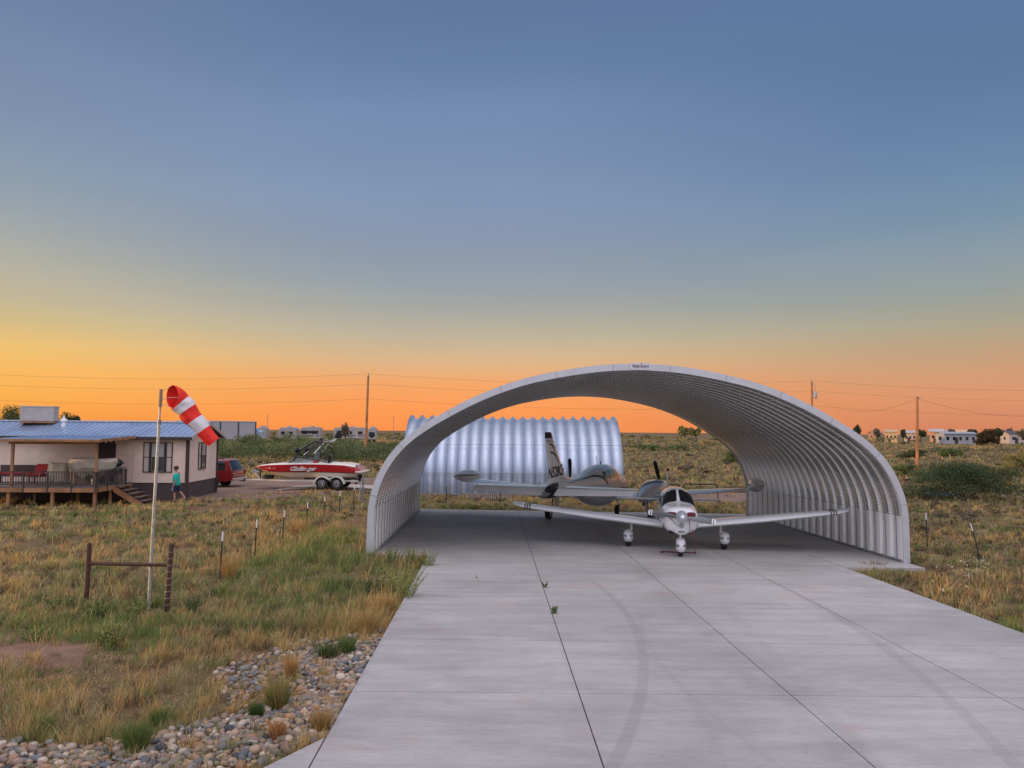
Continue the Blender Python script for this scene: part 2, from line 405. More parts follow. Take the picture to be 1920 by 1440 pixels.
def ground_material():
    m = bpy.data.materials.new('dry grassland soil'); m.use_nodes = True; t = m.node_tree; b = t.nodes['Principled BSDF']
    b.inputs['Roughness'].default_value = .95; b.inputs['Specular IOR Level'].default_value = .1
    tcn = t.nodes.new('ShaderNodeTexCoord')
    def noise(s, det=8, sc=(1, 1, 1)):
        mp = t.nodes.new('ShaderNodeMapping'); mp.inputs['Scale'].default_value = sc; t.links.new(tcn.outputs['Object'], mp.inputs[0])
        n = t.nodes.new('ShaderNodeTexNoise'); n.inputs['Scale'].default_value = s; n.inputs['Detail'].default_value = det; t.links.new(mp.outputs[0], n.inputs[0]); return n.outputs[0]
    def ramp(f, st):
        r = t.nodes.new('ShaderNodeValToRGB'); t.links.new(f, r.inputs[0])
        r.color_ramp.elements[0].position = st[0][0]; r.color_ramp.elements[0].color = (*st[0][1], 1)
        r.color_ramp.elements[1].position = st[-1][0]; r.color_ramp.elements[1].color = (*st[-1][1], 1)
        for p, c in st[1:-1]:
            e = r.color_ramp.elements.new(p); e.color = (*c, 1)
        return r.outputs[0]
    c1 = ramp(noise(.09, 10, (.45, 1, 1)), [(.36, (.20, .105, .07)), (.45, (.20, .15, .075)), (.55, (.14, .135, .06)), (.66, (.26, .20, .10))])
    c2 = ramp(noise(1.6, 8), [(.35, (.17, .085, .058)), (.5, (.20, .13, .075)), (.68, (.13, .12, .055))])
    mx = t.nodes.new('ShaderNodeMix'); mx.data_type = 'RGBA'; mx.inputs[0].default_value = .5
    t.links.new(c1, mx.inputs[6]); t.links.new(c2, mx.inputs[7])
    c3 = ramp(noise(22, 9), [(.32, (.55, .5, .48)), (.5, (1, 1, 1)), (.66, (1.0, .92, .8))])
    m2 = t.nodes.new('ShaderNodeMix'); m2.data_type = 'RGBA'; m2.blend_type = 'MULTIPLY'; m2.inputs[0].default_value = 1
    t.links.new(mx.outputs[2], m2.inputs[6]); t.links.new(c3, m2.inputs[7]); t.links.new(m2.outputs[2], b.inputs['Base Color'])
    bp = t.nodes.new('ShaderNodeBump'); bp.inputs['Distance'].default_value = .06; t.links.new(noise(9, 12), bp.inputs['Height']); t.links.new(bp.outputs[0], b.inputs['Normal'])
    return m
M['ground'] = ground_material()
M['dirt2'] = material('bare red soil', (.21, .12, .075), .95, var=.22, vscale=2.5, bump=.03, bscale=14)
M['dirt'] = material('red brown dirt', (.20, .125, .095), .95, var=.18, vscale=.5, bump=.02, bscale=6)

# ------------------------------------------------------------------ setting: ground, dirt, slabs
def axis_vals(a, b, near, steps):
    vals = [a]; x = a
    while x < b:
        d = abs(x-near); st = max(steps, d*.06); x += st; vals.append(min(x, b))
    return np.array(sorted(set(vals)))
xs = axis_vals(-1500, 1500, 0, .5); ys = axis_vals(-40, 4000, 14, .5)
GX, GY = np.meshgrid(xs, ys); GZ = ground(GX, GY)
def grid_object(name, X, Y, Z, mat):
    ny, nx = X.shape; me = bpy.data.meshes.new(name)
    v = np.stack([X, Y, Z], -1).reshape(-1, 3)
    i = np.arange(ny*nx).reshape(ny, nx)
    q = np.stack([i[:-1, :-1], i[:-1, 1:], i[1:, 1:], i[1:, :-1]], -1).reshape(-1, 4)
    me.from_pydata(v.tolist(), [], q.tolist()); me.materials.append(mat); me.shade_smooth()
    o = bpy.data.objects.new(name, me); COL.objects.link(o); return tag(o, kind='structure')
grid_object('ground', GX, GY, GZ, M['ground'])
def drape(name, poly, lift, mat, soft=1.0):
    """a sheet on the ground inside a convex polygon of ground points (left edge list, right edge list)"""
    A, B = poly; n = 24; k = 40
    def interp(L, t):
        t = t*(len(L)-1); i = min(int(t), len(L)-2); f = t-i
        return (L[i][0]*(1-f)+L[i+1][0]*f, L[i][1]*(1-f)+L[i+1][1]*f)
    X = np.zeros((n, k)); Y = np.zeros((n, k))
    for a in range(n):
        p = interp(A, a/(n-1)); q = interp(B, a/(n-1))
        for c in range(k):
            f = c/(k-1); X[a, c] = p[0]*(1-f)+q[0]*f; Y[a, c] = p[1]*(1-f)+q[1]*f
    ea = np.minimum(np.arange(n), np.arange(n)[::-1])[:, None]/(n-1); ec = np.minimum(np.arange(k), np.arange(k)[::-1])[None, :]/(k-1)
    e = np.minimum(ea, ec*2)+(fbm(X, Y, .8)-.5)*.10
    return grid_object(name, X, Y, ground(X, Y)+lift-.14*(1-sstep(.0, .06, e))*soft, mat)
# dirt yard between house and arch, dirt track behind
g2 = lambda px, py: tuple(P(px, py)[:2])
drape('dirt_path', ([g2(-90, 1262), g2(-90, 1196)], [g2(165, 1255), g2(175, 1200)]), .05, M['dirt2'])
drape('dirt_road', ([g2(330, 946), g2(352, 918), g2(395, 900)], [g2(700, 926), g2(760, 912), g2(765, 899)]), .03, M['dirt'])
drape('dirt_path', ([g2(1180, 941), g2(1180, 917)], [g2(1470, 944), g2(1440, 926)]), .03, M['dirt'])
drape('dirt_path', ([g2(-200, 862), g2(400, 850)], [g2(-200, 852), g2(760, 848)]), .03, M['dirt'])

def slab_piece(mb, poly, top=0.0, th=.14):
    """concrete panel following the slab plane"""
    n = len(poly)
    up = [(x, y, float(slabz(x, y))+top) for x, y in poly]; dn = [(x, y, float(slabz(x, y))+top-th) for x, y in poly]
    mb.add(up+dn, [tuple(range(n)), tuple(range(2*n-1, n-1, -1))]+[(i, n+i, n+(i+1) % n, (i+1) % n) for i in range(n)])
LX = [-1.96, 1.253, 4.30, 7.32, 10.34]
TY = [-6, 2.6, 5.45, 8.29, 11.13, 13.97, 16.87, 19.70, 22.60]
mb = MB(); g = .006
for i in range(4):
    for j in range(len(TY)-1):
        gx = .009; gt = .0075
        slab_piece(mb, [(LX[i]+gx, TY[j]+gt), (LX[i+1]-gx, TY[j]+gt), (LX[i+1]-gx, TY[j+1]-gt), (LX[i]+gx, TY[j+1]-gt)])
slab_piece(mb, [(-8, -6), (-1.972, -6), (-1.972, 9.45), (-2.66, 8.2), (-4.3, 5.2), (-8, 0)])
drv = tag(obj('driveway', mb, M['concrete']), kind='structure')
mb = MB()
FX = [-4.3, -1.96+.0, 1.253, 4.30, 7.32, 10.34, 13.6]
FX = [-3.86, 1.253, 4.30, 7.32, 10.34, 12.78]
slab_piece(mb, [(-1.955, 22.61), (1.244, 22.61), (1.244, 23.57), (-1.955, 23.57)])
for i in range(5):
    for y0, y1 in ((22.61 if i else 23.575, 30.7), (30.71, 38.9)):
        slab_piece(mb, [(FX[i]+.009, y0), (FX[i+1]-.009, y0), (FX[i+1]-.009, y1), (FX[i]+.009, y1)])
tag(obj('hangar_floor', mb, M['floor']), kind='structure')
mb = MB()     # dark joint filler just under the surface of the joints
for pl in ([(-1.9, -5.9), (10.3, -5.9), (10.3, 22.6), (-1.9, 22.6)], [(-1.9, 22.62), (12.85, 22.62), (12.85, 38.85), (-3.8, 38.85), (-3.8, 23.6), (-1.9, 23.6)]):
    slab_piece(mb, pl, top=-.012, th=.11)
tag(obj('joint_filler', mb, M['seam']), kind='structure')
mb = MB()     # trailer pad
pad = [P(518, 921.5), P(553, 913.2), P(740, 914), P(745, 922)]
drape('trailer_pad', ([tuple(pad[0][:2]), tuple(pad[1][:2])], [tuple(pad[3][:2]), tuple(pad[2][:2])]), .085, material('pale pad concrete', (.46, .40, .36), .8, var=.08), soft=0)

# ------------------------------------------------------------------ arched steel buildings
def CF(X, D): return Vector((X*math.cos(YAW)+D*math.sin(YAW), -X*math.sin(YAW)+D*math.cos(YAW), 0))
def profile(half, sc, straight):
    """dense outer outline (x, z) of an arch from half-profile points, left foot to right foot, with inward normals"""
    full = [(-x*sc, z*sc) for x, z in half]+[(x*sc, z*sc) for x, z in half[::-1][1:]]
    p = np.array(full); d = np.r_[0, np.cumsum(np.hypot(*np.diff(p, axis=0).T))]
    t = np.linspace(0, d[-1], 1200); q = np.stack([np.interp(t, d, p[:, 0]), np.interp(t, d, p[:, 1])], 1)
    k = np.hanning(91); k /= k.sum(); pad = 45
    e0 = q[0]-(q[1]-q[0])*np.arange(pad, 0, -1)[:, None]; e1 = q[-1]+(q[-1]-q[-2])*np.arange(1, pad+1)[:, None]
    qq = np.vstack([e0, q, e1]); q = np.stack([np.convolve(qq[:, i], k, 'valid') for i in (0, 1)], 1)
    d = np.r_[0, np.cumsum(np.hypot(*np.diff(q, axis=0).T))]
    return q, d
def arch_rows(prof, crimp, amp, zstraight):
    q, d = prof; L = d[-1]
    f = lambda s: np.array([np.interp(s, d, q[:, 0]), np.interp(s, d, q[:, 1])])
    s0 = np.interp(zstraight, q[:200, 1], d[:200]); ss = [(0, 0), (s0*.5, 0), (s0, 0)]
    n = int((L-2*s0)/crimp)*2
    for i in range(1, n): ss.append((s0+(L-2*s0)*i/n, amp if i % 2 else 0))
    ss += [(L-s0, 0), (L-s0*.5, 0), (L, 0)]
    rows = []
    for s, a in ss:
        p = f(s); t = f(min(s+.05, L))-f(max(s-.05, 0)); t /= np.hypot(*t); nrm = np.array([t[1], -t[0]])
        if s < .06 or s > L-.06: nrm = np.array([1.0 if s < 1 else -1.0, 0])
        rows.append((p, nrm, a))
    return rows
def panel_mesh(name, rows, pitch, cols, mat, smooth=None):
    vs = []; fs = []; n = len(cols)
    for p, nr, a in rows:
        for u, dep in cols:
            c = p+nr*(dep+a); vs.append((c[0], u*pitch, c[1]))
    for i in range(len(rows)-1):
        for j in range(n-1):
            fs.append((i*n+j, i*n+j+1, (i+1)*n+j+1, (i+1)*n+j))
    me = bpy.data.meshes.new(name); me.from_pydata(vs, [], fs); me.materials.append(mat)
    if smooth: me.shade_smooth(); me.set_sharp_from_angle(angle=R(smooth))
    return me
def arch_strip(rows, y0, y1, d0, d1):
    """solid bent bar following the arch between depths d0..d1 below the outer skin"""
    mb = MB(); rings = []
    for p, nr, a in rows:
        A = p+nr*d0; B = p+nr*d1
        rings.append([(A[0], y0, A[1]), (A[0], y1, A[1]), (B[0], y1, B[1]), (B[0], y0, B[1])])
    return mb.loft(rings)
HALF = [(508, 0), (508, 88), (503, 119), (494, 144), (474, 183), (444, 217), (412, 241), (374, 264), (330, 289), (273, 315), (211, 336), (130, 353), (67, 362), (0, 365)]
prof = profile(HALF, .0164, 1.4)
hy = 23.62; hx = 4.53
hang = thing('arch_hangar', 'open ended corrugated steel arch shelter covering the two parked airplanes', 'hangar', (hx, hy, float(slabz(hx, hy))+.002))
hang.rotation_euler = (-.0097, .0105, 0)
rows = arch_rows(prof, .078, .017, 1.42)
coarse = arch_rows(prof, .5, 0, 1.42)
NP, PITCH_ = 22, .664
pm = panel_mesh('arch_panel', rows, PITCH_, [(0, 0), (.035, 0), (.17, .175), (.33, .20), (.67, .20), (.83, .175), (.965, 0), (1, 0)], M['galv_in'])
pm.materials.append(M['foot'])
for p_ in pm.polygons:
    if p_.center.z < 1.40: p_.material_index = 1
for i in range(NP):
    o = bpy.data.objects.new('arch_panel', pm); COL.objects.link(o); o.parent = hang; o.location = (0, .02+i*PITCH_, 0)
sm = arch_strip(coarse, -.009, .009, .192, .218)
rib0 = obj('groove_shade_rib', sm, M['ribshade'], hang, loc=(0, .02+PITCH_*.5, 0))  # dark strip on each panel standing in for the shade of the grooves
for i in range(1, NP):
    o = rib0.copy(); COL.objects.link(o); o.location = (0, .02+(i+.5)*PITCH_, 0)
obj('end_trim', arch_strip(coarse, -.012, .012, -.008, .195), M['trim'], hang)
obj('end_trim', arch_strip(coarse, NP*PITCH_+.022, NP*PITCH_+.045, -.02, .215), M['trim'], hang)
L_ = prof[1][-1]
for i in range(1, 13):
    k = int(np.searchsorted(prof[1], L_*i/13)); p = prof[0][k]; tg = prof[0][min(k+4, len(prof[0])-1)]-prof[0][max(k-4, 0)]; an = math.atan2(tg[1], tg[0])
    obj('trim_joint', MB().box((0, 0, 0), (.012, .03, .21), None), M['steelgrey'], hang, loc=(p[0]+math.sin(an)*.10, -.004, p[1]-math.cos(an)*.10)).rotation_euler = (0, -an, 0)
for sgn in (-1, 1):
    w = prof[0][-1][0]
    obj('base_channel', MB().span((sgn*(w+.03), 0, .0), (sgn*(w-.26), NP*PITCH_, .07)), M['steelgrey'], hang)
    mbv = MB()
    for i in range(NP):       # bolts in the smooth foot panels
        for k in range(4):
            mbv.box((sgn*(w-.02), .02+(i+.5)*PITCH_, .25+k*.3), (.012, .02, .02))
ztop = prof[0][:, 1].max()
sb = obj('sign_board', MB().box((-.03, -.03, ztop-.075), (.66, .012, .215)), material('sign white', (.62, .62, .64), .5), hang)
lettering('Steely Source', .085, M['navy'], sb, (-.03, -.039, ztop-.06), (1, 0, 0), (0, 0, 1), bold=.002, sx=1.1)
obj('underline', MB().box((-.03, -.039, ztop-.115), (.5, .004, .008)), M['navy'], sb)
obj('emblem', MB().lathe([(.0, -.002), (.016, -.002), (.016, .002), (0, .002)], 12, (-.01, -.039, ztop+.012), AX['y']), M['navy'], sb)

# closed steel arch building lying crosswise behind
qb = P(752, 928); QL = 13.62
quon = thing('arch_building', 'closed silver corrugated arch building standing crosswise behind the open shelter', 'arch building', qb, -YAW)
QH = [(300, 0), (300, 70), (292, 110), (272, 155), (238, 205), (195, 246), (140, 280), (75, 300), (0, 307)]
qprof = profile(QH, .0164, 1.1)
qrows = arch_rows(qprof, .075, .008, 1.1)
QP = QL/20
qcols = [(u, .27*(abs(math.sin(math.pi*u))**.62)) for u in [0, .02, .06, .12, .2, .3, .4, .5, .6, .7, .8, .88, .94, .98, 1]]
pm2 = panel_mesh('arch_panel', qrows, QP, qcols, M['galv'], 50)
pm2.transform(Matrix.Rotation(R(90), 4, 'Z') @ Matrix.Scale(1, 4))
W2 = qprof[0][-1][0]
for i in range(20):
    o = bpy.data.objects.new('arch_panel', pm2); COL.objects.link(o); o.parent = quon; o.location = ((i+1)*QP, W2, 0)
for xx in (0.02, QL-.02):
    ring = [(xx, p[0]*.985+W2, p[1]*.985) for p in qprof[0][::12]]
    mb = MB(); mb.add([(xx-.01, y, z) for _, y, z in ring]+[(xx+.01, y, z) for _, y, z in ring],
                      [tuple(range(len(ring))), tuple(range(2*len(ring)-1, len(ring)-1, -1))])
    obj('end_wall', mb, M['galv'], quon)
obj('base_channel', MB().span((-.05, -.04, 0), (QL+.05, .03, .12)), M['steelgrey'], quon)
mb = MB()
for i in range(1, 20):
    mb.box((i*QP, .012, .75), (.02, .02, 1.2))
# ring laps between curved sheets, a pair of thin horizontal seams
for zt in (1.35, 3.1, 4.55):
    j = int(np.argmin(np.abs(qprof[0][:600, 1]-zt))); p = qprof[0][j]
    obj('sheet_lap', MB().box((QL/2, W2+p[0]+.0, p[1]), (QL-.1, .03, .022)), M['steelgrey'], quon)

# ------------------------------------------------------------------ aircraft
def sgnpow(v, e): return math.copysign(abs(v)**e, v)
class Body:
    """fuselage-like loft along y with superellipse sections: (y, zc, w, ht, hb, e[, xc])"""
    def __init__(s, st): s.st = sorted([tuple(a)+((0,) if len(a) == 6 else ()) for a in st])
    def at(s, y):
        st = s.st
        if y <= st[0][0]: return st[0]
        if y >= st[-1][0]: return st[-1]
        i = max(k for k in range(len(st)-1) if st[k][0] <= y)
        p0 = st[max(i-1, 0)]; p1 = st[i]; p2 = st[i+1]; p3 = st[min(i+2, len(st)-1)]
        h = p2[0]-p1[0]; t = (y-p1[0])/h; out = [y]
        for c in range(1, 7):
            m1 = (p2[c]-p0[c])/(p2[0]-p0[0])*h if p2[0] != p0[0] else 0
            m2 = (p3[c]-p1[c])/(p3[0]-p1[0])*h if p3[0] != p1[0] else 0
            v = (2*t**3-3*t*t+1)*p1[c]+(t**3-2*t*t+t)*m1+(-2*t**3+3*t*t)*p2[c]+(t**3-t*t)*m2
            out.append(v)
        return out
    def pt(s, y, a, off=0.0):
        _, zc, w, ht, hb, e, xc = s.at(y)
        c, q = math.cos(a), math.sin(a)
        return Vector((xc+(abs(w)+off)*sgnpow(c, 2/e), y, zc+((ht if q > 0 else hb)+off)*sgnpow(q, 2/e)))
    def mesh(s, n=36, m=60, mb=None):
        mb = mb or MB(); y0, y1 = s.st[0][0], s.st[-1][0]
        ys_ = sorted(set([y0+(y1-y0)*i/m for i in range(m+1)]+[a[0] for a in s.st]))
        return mb.loft([[s.pt(y, 2*math.pi*k/n) for k in range(n)] for y in ys_])
    def patch(s, yc, ac, dyy, da, e=4.0, shear=0.0, off=.006, taper=0.0):
        mb = MB(); n = 28; rings = 6; vs = [s.pt(yc, R(ac), off)]; fs = []
        for r in range(1, rings+1):
            for k in range(n):
                t = 2*math.pi*k/n; u = sgnpow(math.cos(t), 2/e)*r/rings; v = sgnpow(math.sin(t), 2/e)*r/rings
                vs.append(s.pt(yc+dyy*u*(1-taper*v)+shear*v, R(ac+da*v), off))
        for k in range(n): fs.append((0, 1+k, 1+(k+1) % n))
        for r in range(rings-1):
            for k in range(n):
                a = 1+r*n; fs.append((a+k, a+n+k, a+n+(k+1) % n, a+(k+1) % n))
        return mb.add(vs, fs)
    def strip(s, pts, w, off=.005, n=24):
        """band along (y, angle°) points; w = half width in y or list"""
        mb = MB(); rings = []; L = len(pts)-1
        for i in range(n+1):
            t = i/n*L; k = min(int(t), L-1); f = t-k
            y = pts[k][0]*(1-f)+pts[k+1][0]*f; a = pts[k][1]*(1-f)+pts[k+1][1]*f; ww = w(i/n) if callable(w) else w
            rings.append([s.pt(y-ww[0], R(a-ww[1]), off), s.pt(y, R(a), off+.001), s.pt(y+ww[0], R(a+ww[1]), off)])
        return mb.loft(rings, closed=False)
def foil(c, th, n=20):
    out = []
    for k in range(n):
        t = 2*math.pi*k/n; u = .5+.5*math.cos(t)              # u=1 leading edge side
        x = 1-u                                               # 0 at LE
        yt = th/.2*(.2969*math.sqrt(max(x, 0))-.126*x-.3516*x*x+.2843*x**3-.1036*x**4)
        out.append((-x*c, (yt if math.sin(t) >= 0 else -yt*.75)*c))
    return out
def wing(sects, mb=None, th=.13, vertical=False, rot=0.0):
    """sects: (x, yLE, z, chord[, th])"""
    mb = mb or MB(); rings = []
    for sct in sects:
        x, yl, z, c = sct[:4]; t = sct[4] if len(sct) > 4 else th
        if vertical: rings.append([(dz_, yl+dy_, z) for dy_, dz_ in foil(c, t)])
        else: rings.append([(x, yl+dy_*math.cos(rot)-dz_*math.sin(rot), z+dz_*math.cos(rot)+dy_*math.sin(rot)) for dy_, dz_ in foil(c, t)])
    return mb.loft(rings)
def tyre(r, w, c, mb=None):
    mb = mb or MB()
    return mb.lathe([(r*.55, -w*.42), (r*.8, -w*.5), (r*.95, -w*.42), (r, -w*.2), (r, w*.2), (r*.95, w*.42), (r*.8, w*.5), (r*.55, w*.42)], 24, c, AX['x'])
def hub(r, w, c, mb=None):
    return (mb or MB()).lathe([(r*.2, -w*.5), (r*.55, -w*.44), (r*.6, -w*.3), (r*.6, w*.3), (r*.55, w*.44), (r*.2, w*.5)], 20, c, AX['x'])
def blade(mb, ang, r0, r1, c0, yc, zc, mats=True, xc=0):
    """one propeller blade in the xz plane"""
    ca, sa = math.cos(ang), math.sin(ang); N = 12
    for (t0, t1, mi) in ((0, .86, 0), (.86, .90, 1), (.90, .935, 0), (.935, 1, 1)) if mats else ((0, 1, 0),):
        rings = []
        for i in range(N+1 if t1-t0 > .5 else 4):
            t = t0+(t1-t0)*i/(N if t1-t0 > .5 else 3); r = r0+(r1-r0)*t
            c = c0*(.55+.6*math.sin(min(t*1.6, 1)*math.pi/2))*(1 if t < .93 else math.sqrt(max(1-((t-.93)/.075)**2, .02)))
            tw = R(50-38*t); th = .022*(1-.7*t)
            ring = []
            for k in range(8):
                a = 2*math.pi*k/8; u = math.cos(a)*c/2; v = math.sin(a)*th
                pu = u*math.cos(tw*.6)-v*math.sin(tw*.6); pv = u*math.sin(tw*.6)+v*math.cos(tw*.6)
                ring.append((xc+r*ca-pu*sa, yc+pv, zc+r*sa+pu*ca))
            rings.append(ring)
        mb.cm = mi; mb.loft(rings)
    mb.cm = 0
    return mb
def pod(x, yc, L, w, z0, z1):
    zc = (z0+z1)/2; h = (z1-z0)/2
    return Body([(yc-L*.62, zc+.02, .01, .01, .01, 2, x), (yc-L*.4, zc, w*.45, h*.55, h*.6, 2.2, x), (yc-L*.1, zc, w*.9, h*.95, h, 2.8, x), (yc+L*.15, zc, w, h, h, 3, x),
                 (yc+L*.32, zc, w*.82, h*.85, h*.95, 2.8, x), (yc+L*.41, zc-.02, w*.35, h*.4, h*.4, 2.2, x)])

def single_engine():
    loc = CF(5.62, 26.45); loc.z = float(slabz(loc.x, loc.y))
    t = thing('light_airplane', 'small white low wing single propeller airplane facing the camera under the arch', 'airplane', loc, math.pi-R(8)-YAW+R(0))
    t.scale = (1.05,)*3
    # nose points to local +Y
    F = Body([(2.42, 1.17, .30, .24, .30, 2.4), (2.36, 1.14, .42, .33, .36, 2.6), (2.2, 1.13, .50, .38, .39, 2.9), (1.7, 1.12, .545, .42, .40, 3), (1.32, 1.12, .56, .46, .42, 2.9), (1.0, 1.12, .565, .63, .43, 2.6), (.62, 1.12, .57, .795, .44, 2.5), (.1, 1.12, .57, .83, .44, 2.6),
              (-.8, 1.13, .55, .77, .42, 2.5), (-1.8, 1.17, .42, .52, .38, 2.3), (-3.2, 1.24, .22, .28, .25, 2.2), (-4.3, 1.30, .08, .12, .12, 2), (-4.55, 1.31, .02, .04, .04, 2)])
    fus = obj('fuselage', F.mesh(), M['paint'], t, smooth=35)
    def fairing(pd, za, zb):
        mb = pd.mesh(48, 40)
        for k, f in enumerate(mb.f):
            zc = sum(mb.v[i][2] for i in f)/len(f)
            if za < zc < zb and len(f) == 4: mb.m[k] = 1
        return obj('wheel_fairing', mb, [M['paint'], M['steelgrey']], t, smooth=50)
    for yy in (1.33, 1.98): obj('cowl_seam', F.strip([(yy, -60), (yy, 60), (yy, 180), (yy, 240)], (.006, 0), off=.003, n=80), M['steelgrey'], fus)
    for aa in (2, 178): obj('cowl_seam', F.strip([(1.33, aa), (2.38, aa)], (0, .7), off=.003, n=16), M['steelgrey'], fus)
    obj('door_seam', F.strip([(.75, 12), (.75, 40), (.72, 52)], (.006, 0), off=.003), M['steelgrey'], fus)
    for s in (-1, 1):
        obj('windshield', F.patch(.97, 90-s*32.5, .34, 31, e=9, off=.008), M['glass'], t, smooth=60)
        obj('side_window', F.patch(.25, 90-s*54, .36, 14, e=5, off=.008), M['glass'], t, smooth=60)
        obj('side_window', F.patch(-.55, 90-s*54, .32, 12, e=5, off=.008), M['glass'], t, smooth=60)
        nm = 'air_intake'
        mb = MB(); pts = []
        n = 20
        ring = [(s*(.28+.13*sgnpow(math.cos(2*math.pi*k/n), .6)), 2.405, 1.30+.085*sgnpow(math.sin(2*math.pi*k/n), .6)) for k in range(n)]
        ring2 = [(x, 2.46, z) for x, y, z in ring]
        obj(nm, MB().loft([ring, ring2]), M['maroon'], t, smooth=40)
        if s > 0: pass
        # wings
        sec = [(s*.45, .78, .76, 1.62), (s*2.75, .76, .76+2.3*.108, 1.56), (s*4.95, .46, .76+4.5*.108, 1.10), (s*5.18, .38, .785+4.73*.108, .98, .12), (s*5.30, .26, .80+4.85*.108, .80, .10), (s*5.36, .08, .81+4.92*.108, .5, .05)]
        w = obj('wing', wing(sec, th=.155), M['paint'], t, smooth=40)
        mb = MB()
        for xx in (4.72, 4.80, 4.88):
            k = (xx-2.75)/2.2; yl = .76-.30*k+.01; c = 1.56-.46*k+.02; z = .76+(xx-.45)*.108
            wing([(s*(xx-.018), yl, z, c, .165), (s*(xx+.018), yl-.004, z+.002, c, .165)], mb)
        obj('tip_stripe', mb, M['black'], w)
        mb = MB()
        for xx in (1.0, 1.9, 2.8, 3.7): wing([(s*(xx-.004), .783, .765+(xx-.45)*.108, 1.5, .158), (s*(xx+.004), .783, .765+(xx-.45)*.108, 1.5, .158)], mb)
        # gear
        pod_ = pod(s*1.52, -.02, .95, .165, .17, .54)
        fairing(pod_, .335, .40)
        obj('tyre', tyre(.21, .17, (s*1.52, 0, .20)), M['rubber'], t, smooth=40)
        obj('gear_leg', MB().tube([(s*1.40, .02, .9), (s*1.42, .02, .72), (s*1.42, .0, .40)], [.045, .04, .04], 10), M['paint'], t, smooth=40)
    obj('windshield_post', F.strip([(1.29, 90), (.72, 90)], (0, 1.6), off=.014), M['paint'], t)
    obj('wing_walk', MB().box((.93, .03, .895), (.62, 1.15, .012), Matrix.Rotation(-R(6.2), 3, 'Y')), M['black'], t)
    sp_ = obj('spinner', MB().lathe([(.185, 2.44), (.185, 2.50), (.175, 2.58), (.15, 2.68), (.105, 2.78), (.05, 2.85), (.012, 2.87)], 28, (0, 0, 1.25), AX['y'].transposed() if False else Matrix(((1, 0, 0), (0, 0, 1), (0, 1, 0)))), M['cowl'], t, smooth=50)
    mb = MB(); blade(mb, R(7.3), .13, .98, .15, 2.55, 1.25); blade(mb, R(187.3), .13, .98, .15, 2.55, 1.25)
    obj('propeller', mb, [M['prop'], M['white']], t, smooth=40)
    obj('landing_light', MB().lathe([(.0, 2.43), (.075, 2.43), (.08, 2.40), (.08, 2.3)][::-1], 20, (.0, 0, .985), Matrix(((1, 0, 0), (0, 0, 1), (0, 1, 0)))), M['steelgrey'], t, smooth=40)
    n = 24; e = lambda a, b, y: [(a*math.cos(2*math.pi*k/n), y, .80+b*math.sin(2*math.pi*k/n)) for k in range(n)]
    obj('carb_scoop', MB().loft([e(.19, .085, 2.05), e(.185, .082, 2.40), e(.165, .065, 2.43), e(.13, .045, 2.43), e(.12, .04, 2.34)]), [M['paint'], M['black']], t, smooth=40)
    obj('scoop_filter', MB().loft([e(.128, .046, 2.36), e(.128, .046, 2.425)]), M['steelgrey'], t)
    obj('exhaust_pipe', MB().tube([(.30, 2.0, .86), (.30, 2.25, .80), (.29, 2.33, .76)], .055, 12), M['black'], t, smooth=40)
    obj('bracing_cable', MB().tube([(.33, 2.45, 1.2), (.15, 2.46, 1.02), (.10, 2.47, .97)], .008, 6), M['black'], t)
    obj('bracing_cable', MB().tube([(-.22, 2.47, 1.2), (-.24, 2.47, .9), (-.25, 2.46, .72)], .008, 6), M['black'], t)
    # nose gear
    np_ = pod(0, 1.93, .85, .145, .17, .58)
    fairing(np_, .335, .40)
    obj('tyre', tyre(.18, .14, (0, 1.93, .18)), M['rubber'], t, smooth=40)
    obj('gear_leg', MB().tube([(0, 1.9, .78), (0, 1.91, .66), (0, 1.92, .655), (0, 1.93, .45)], [.075, .07, .035, .035], 12), M['paint'], t, smooth=40)
    # tail
    fin = obj('fin', wing([(0, -3.35, 1.36, 1.15, .09), (0, -3.75, 2.05, .72, .10), (0, -3.84, 2.22, .58, .08), (0, -3.95, 2.26, .4, .04)], vertical=True), M['paint'], t, smooth=40)
    obj('beacon', MB().lathe([(.05, 2.25), (.05, 2.31), (.03, 2.36), (.005, 2.38)], 12, (0, -4.1, 0)), M['maroon'], t, smooth=40)
    for s in (-1, 1):
        obj('stabilator', wing([(s*.05, -3.78, 1.20, .78, .10), (s*1.85, -3.82, 1.20, .74, .10), (s*1.95, -3.9, 1.20, .55, .06)]), M['paint2'], t, smooth=40)
    obj('antenna', MB().tube([(0, -.2, 1.94), (0, -.42, 2.25)], .006, 5), M['black'], t)
    return t
single_engine()
# red chock bar and tow strap
nw = P(1273, 1037, slab=True)
a, b = P(1241, 1036.5, slab=True), P(1303, 1037.5, slab=True)
o = thing('wheel_chock', 'dark red bar chock lying across the nose wheel of the small airplane', 'chock', (a+b)/2)
d = (b-a)/2; mb = MB()
mb.tube([-d+Vector((0, -.02, .045)), Vector((0, -.06, .035)), d+Vector((0, -.02, .025))], .02, 8)
obj('bar', mb, M['maroon'], o, smooth=40)
for q_, w_ in ((-d, .08), (d, .06)): obj('end_block', MB().box(q_+Vector((0, 0, .03)), (w_, .1, .06)), M['maroon'], o, bevel=.008)
hpt = CF(5.58, 23.85)
mb = MB(); mb.loft([[(hpt.x+x*.9+.012*sx_, hpt.y+dy_, z) for sx_, dy_ in ((-1, 0), (1, 0), (1, .01), (-1, .01))] for x, z in ((0, .60), (.03, .45), (.06, .25), (.08, .07))])
rb_ = obj('warning_streamer', mb, M['maroon']); tag(rb_, 'thin red warning streamer hanging below the small airplane engine cowl', 'streamer')

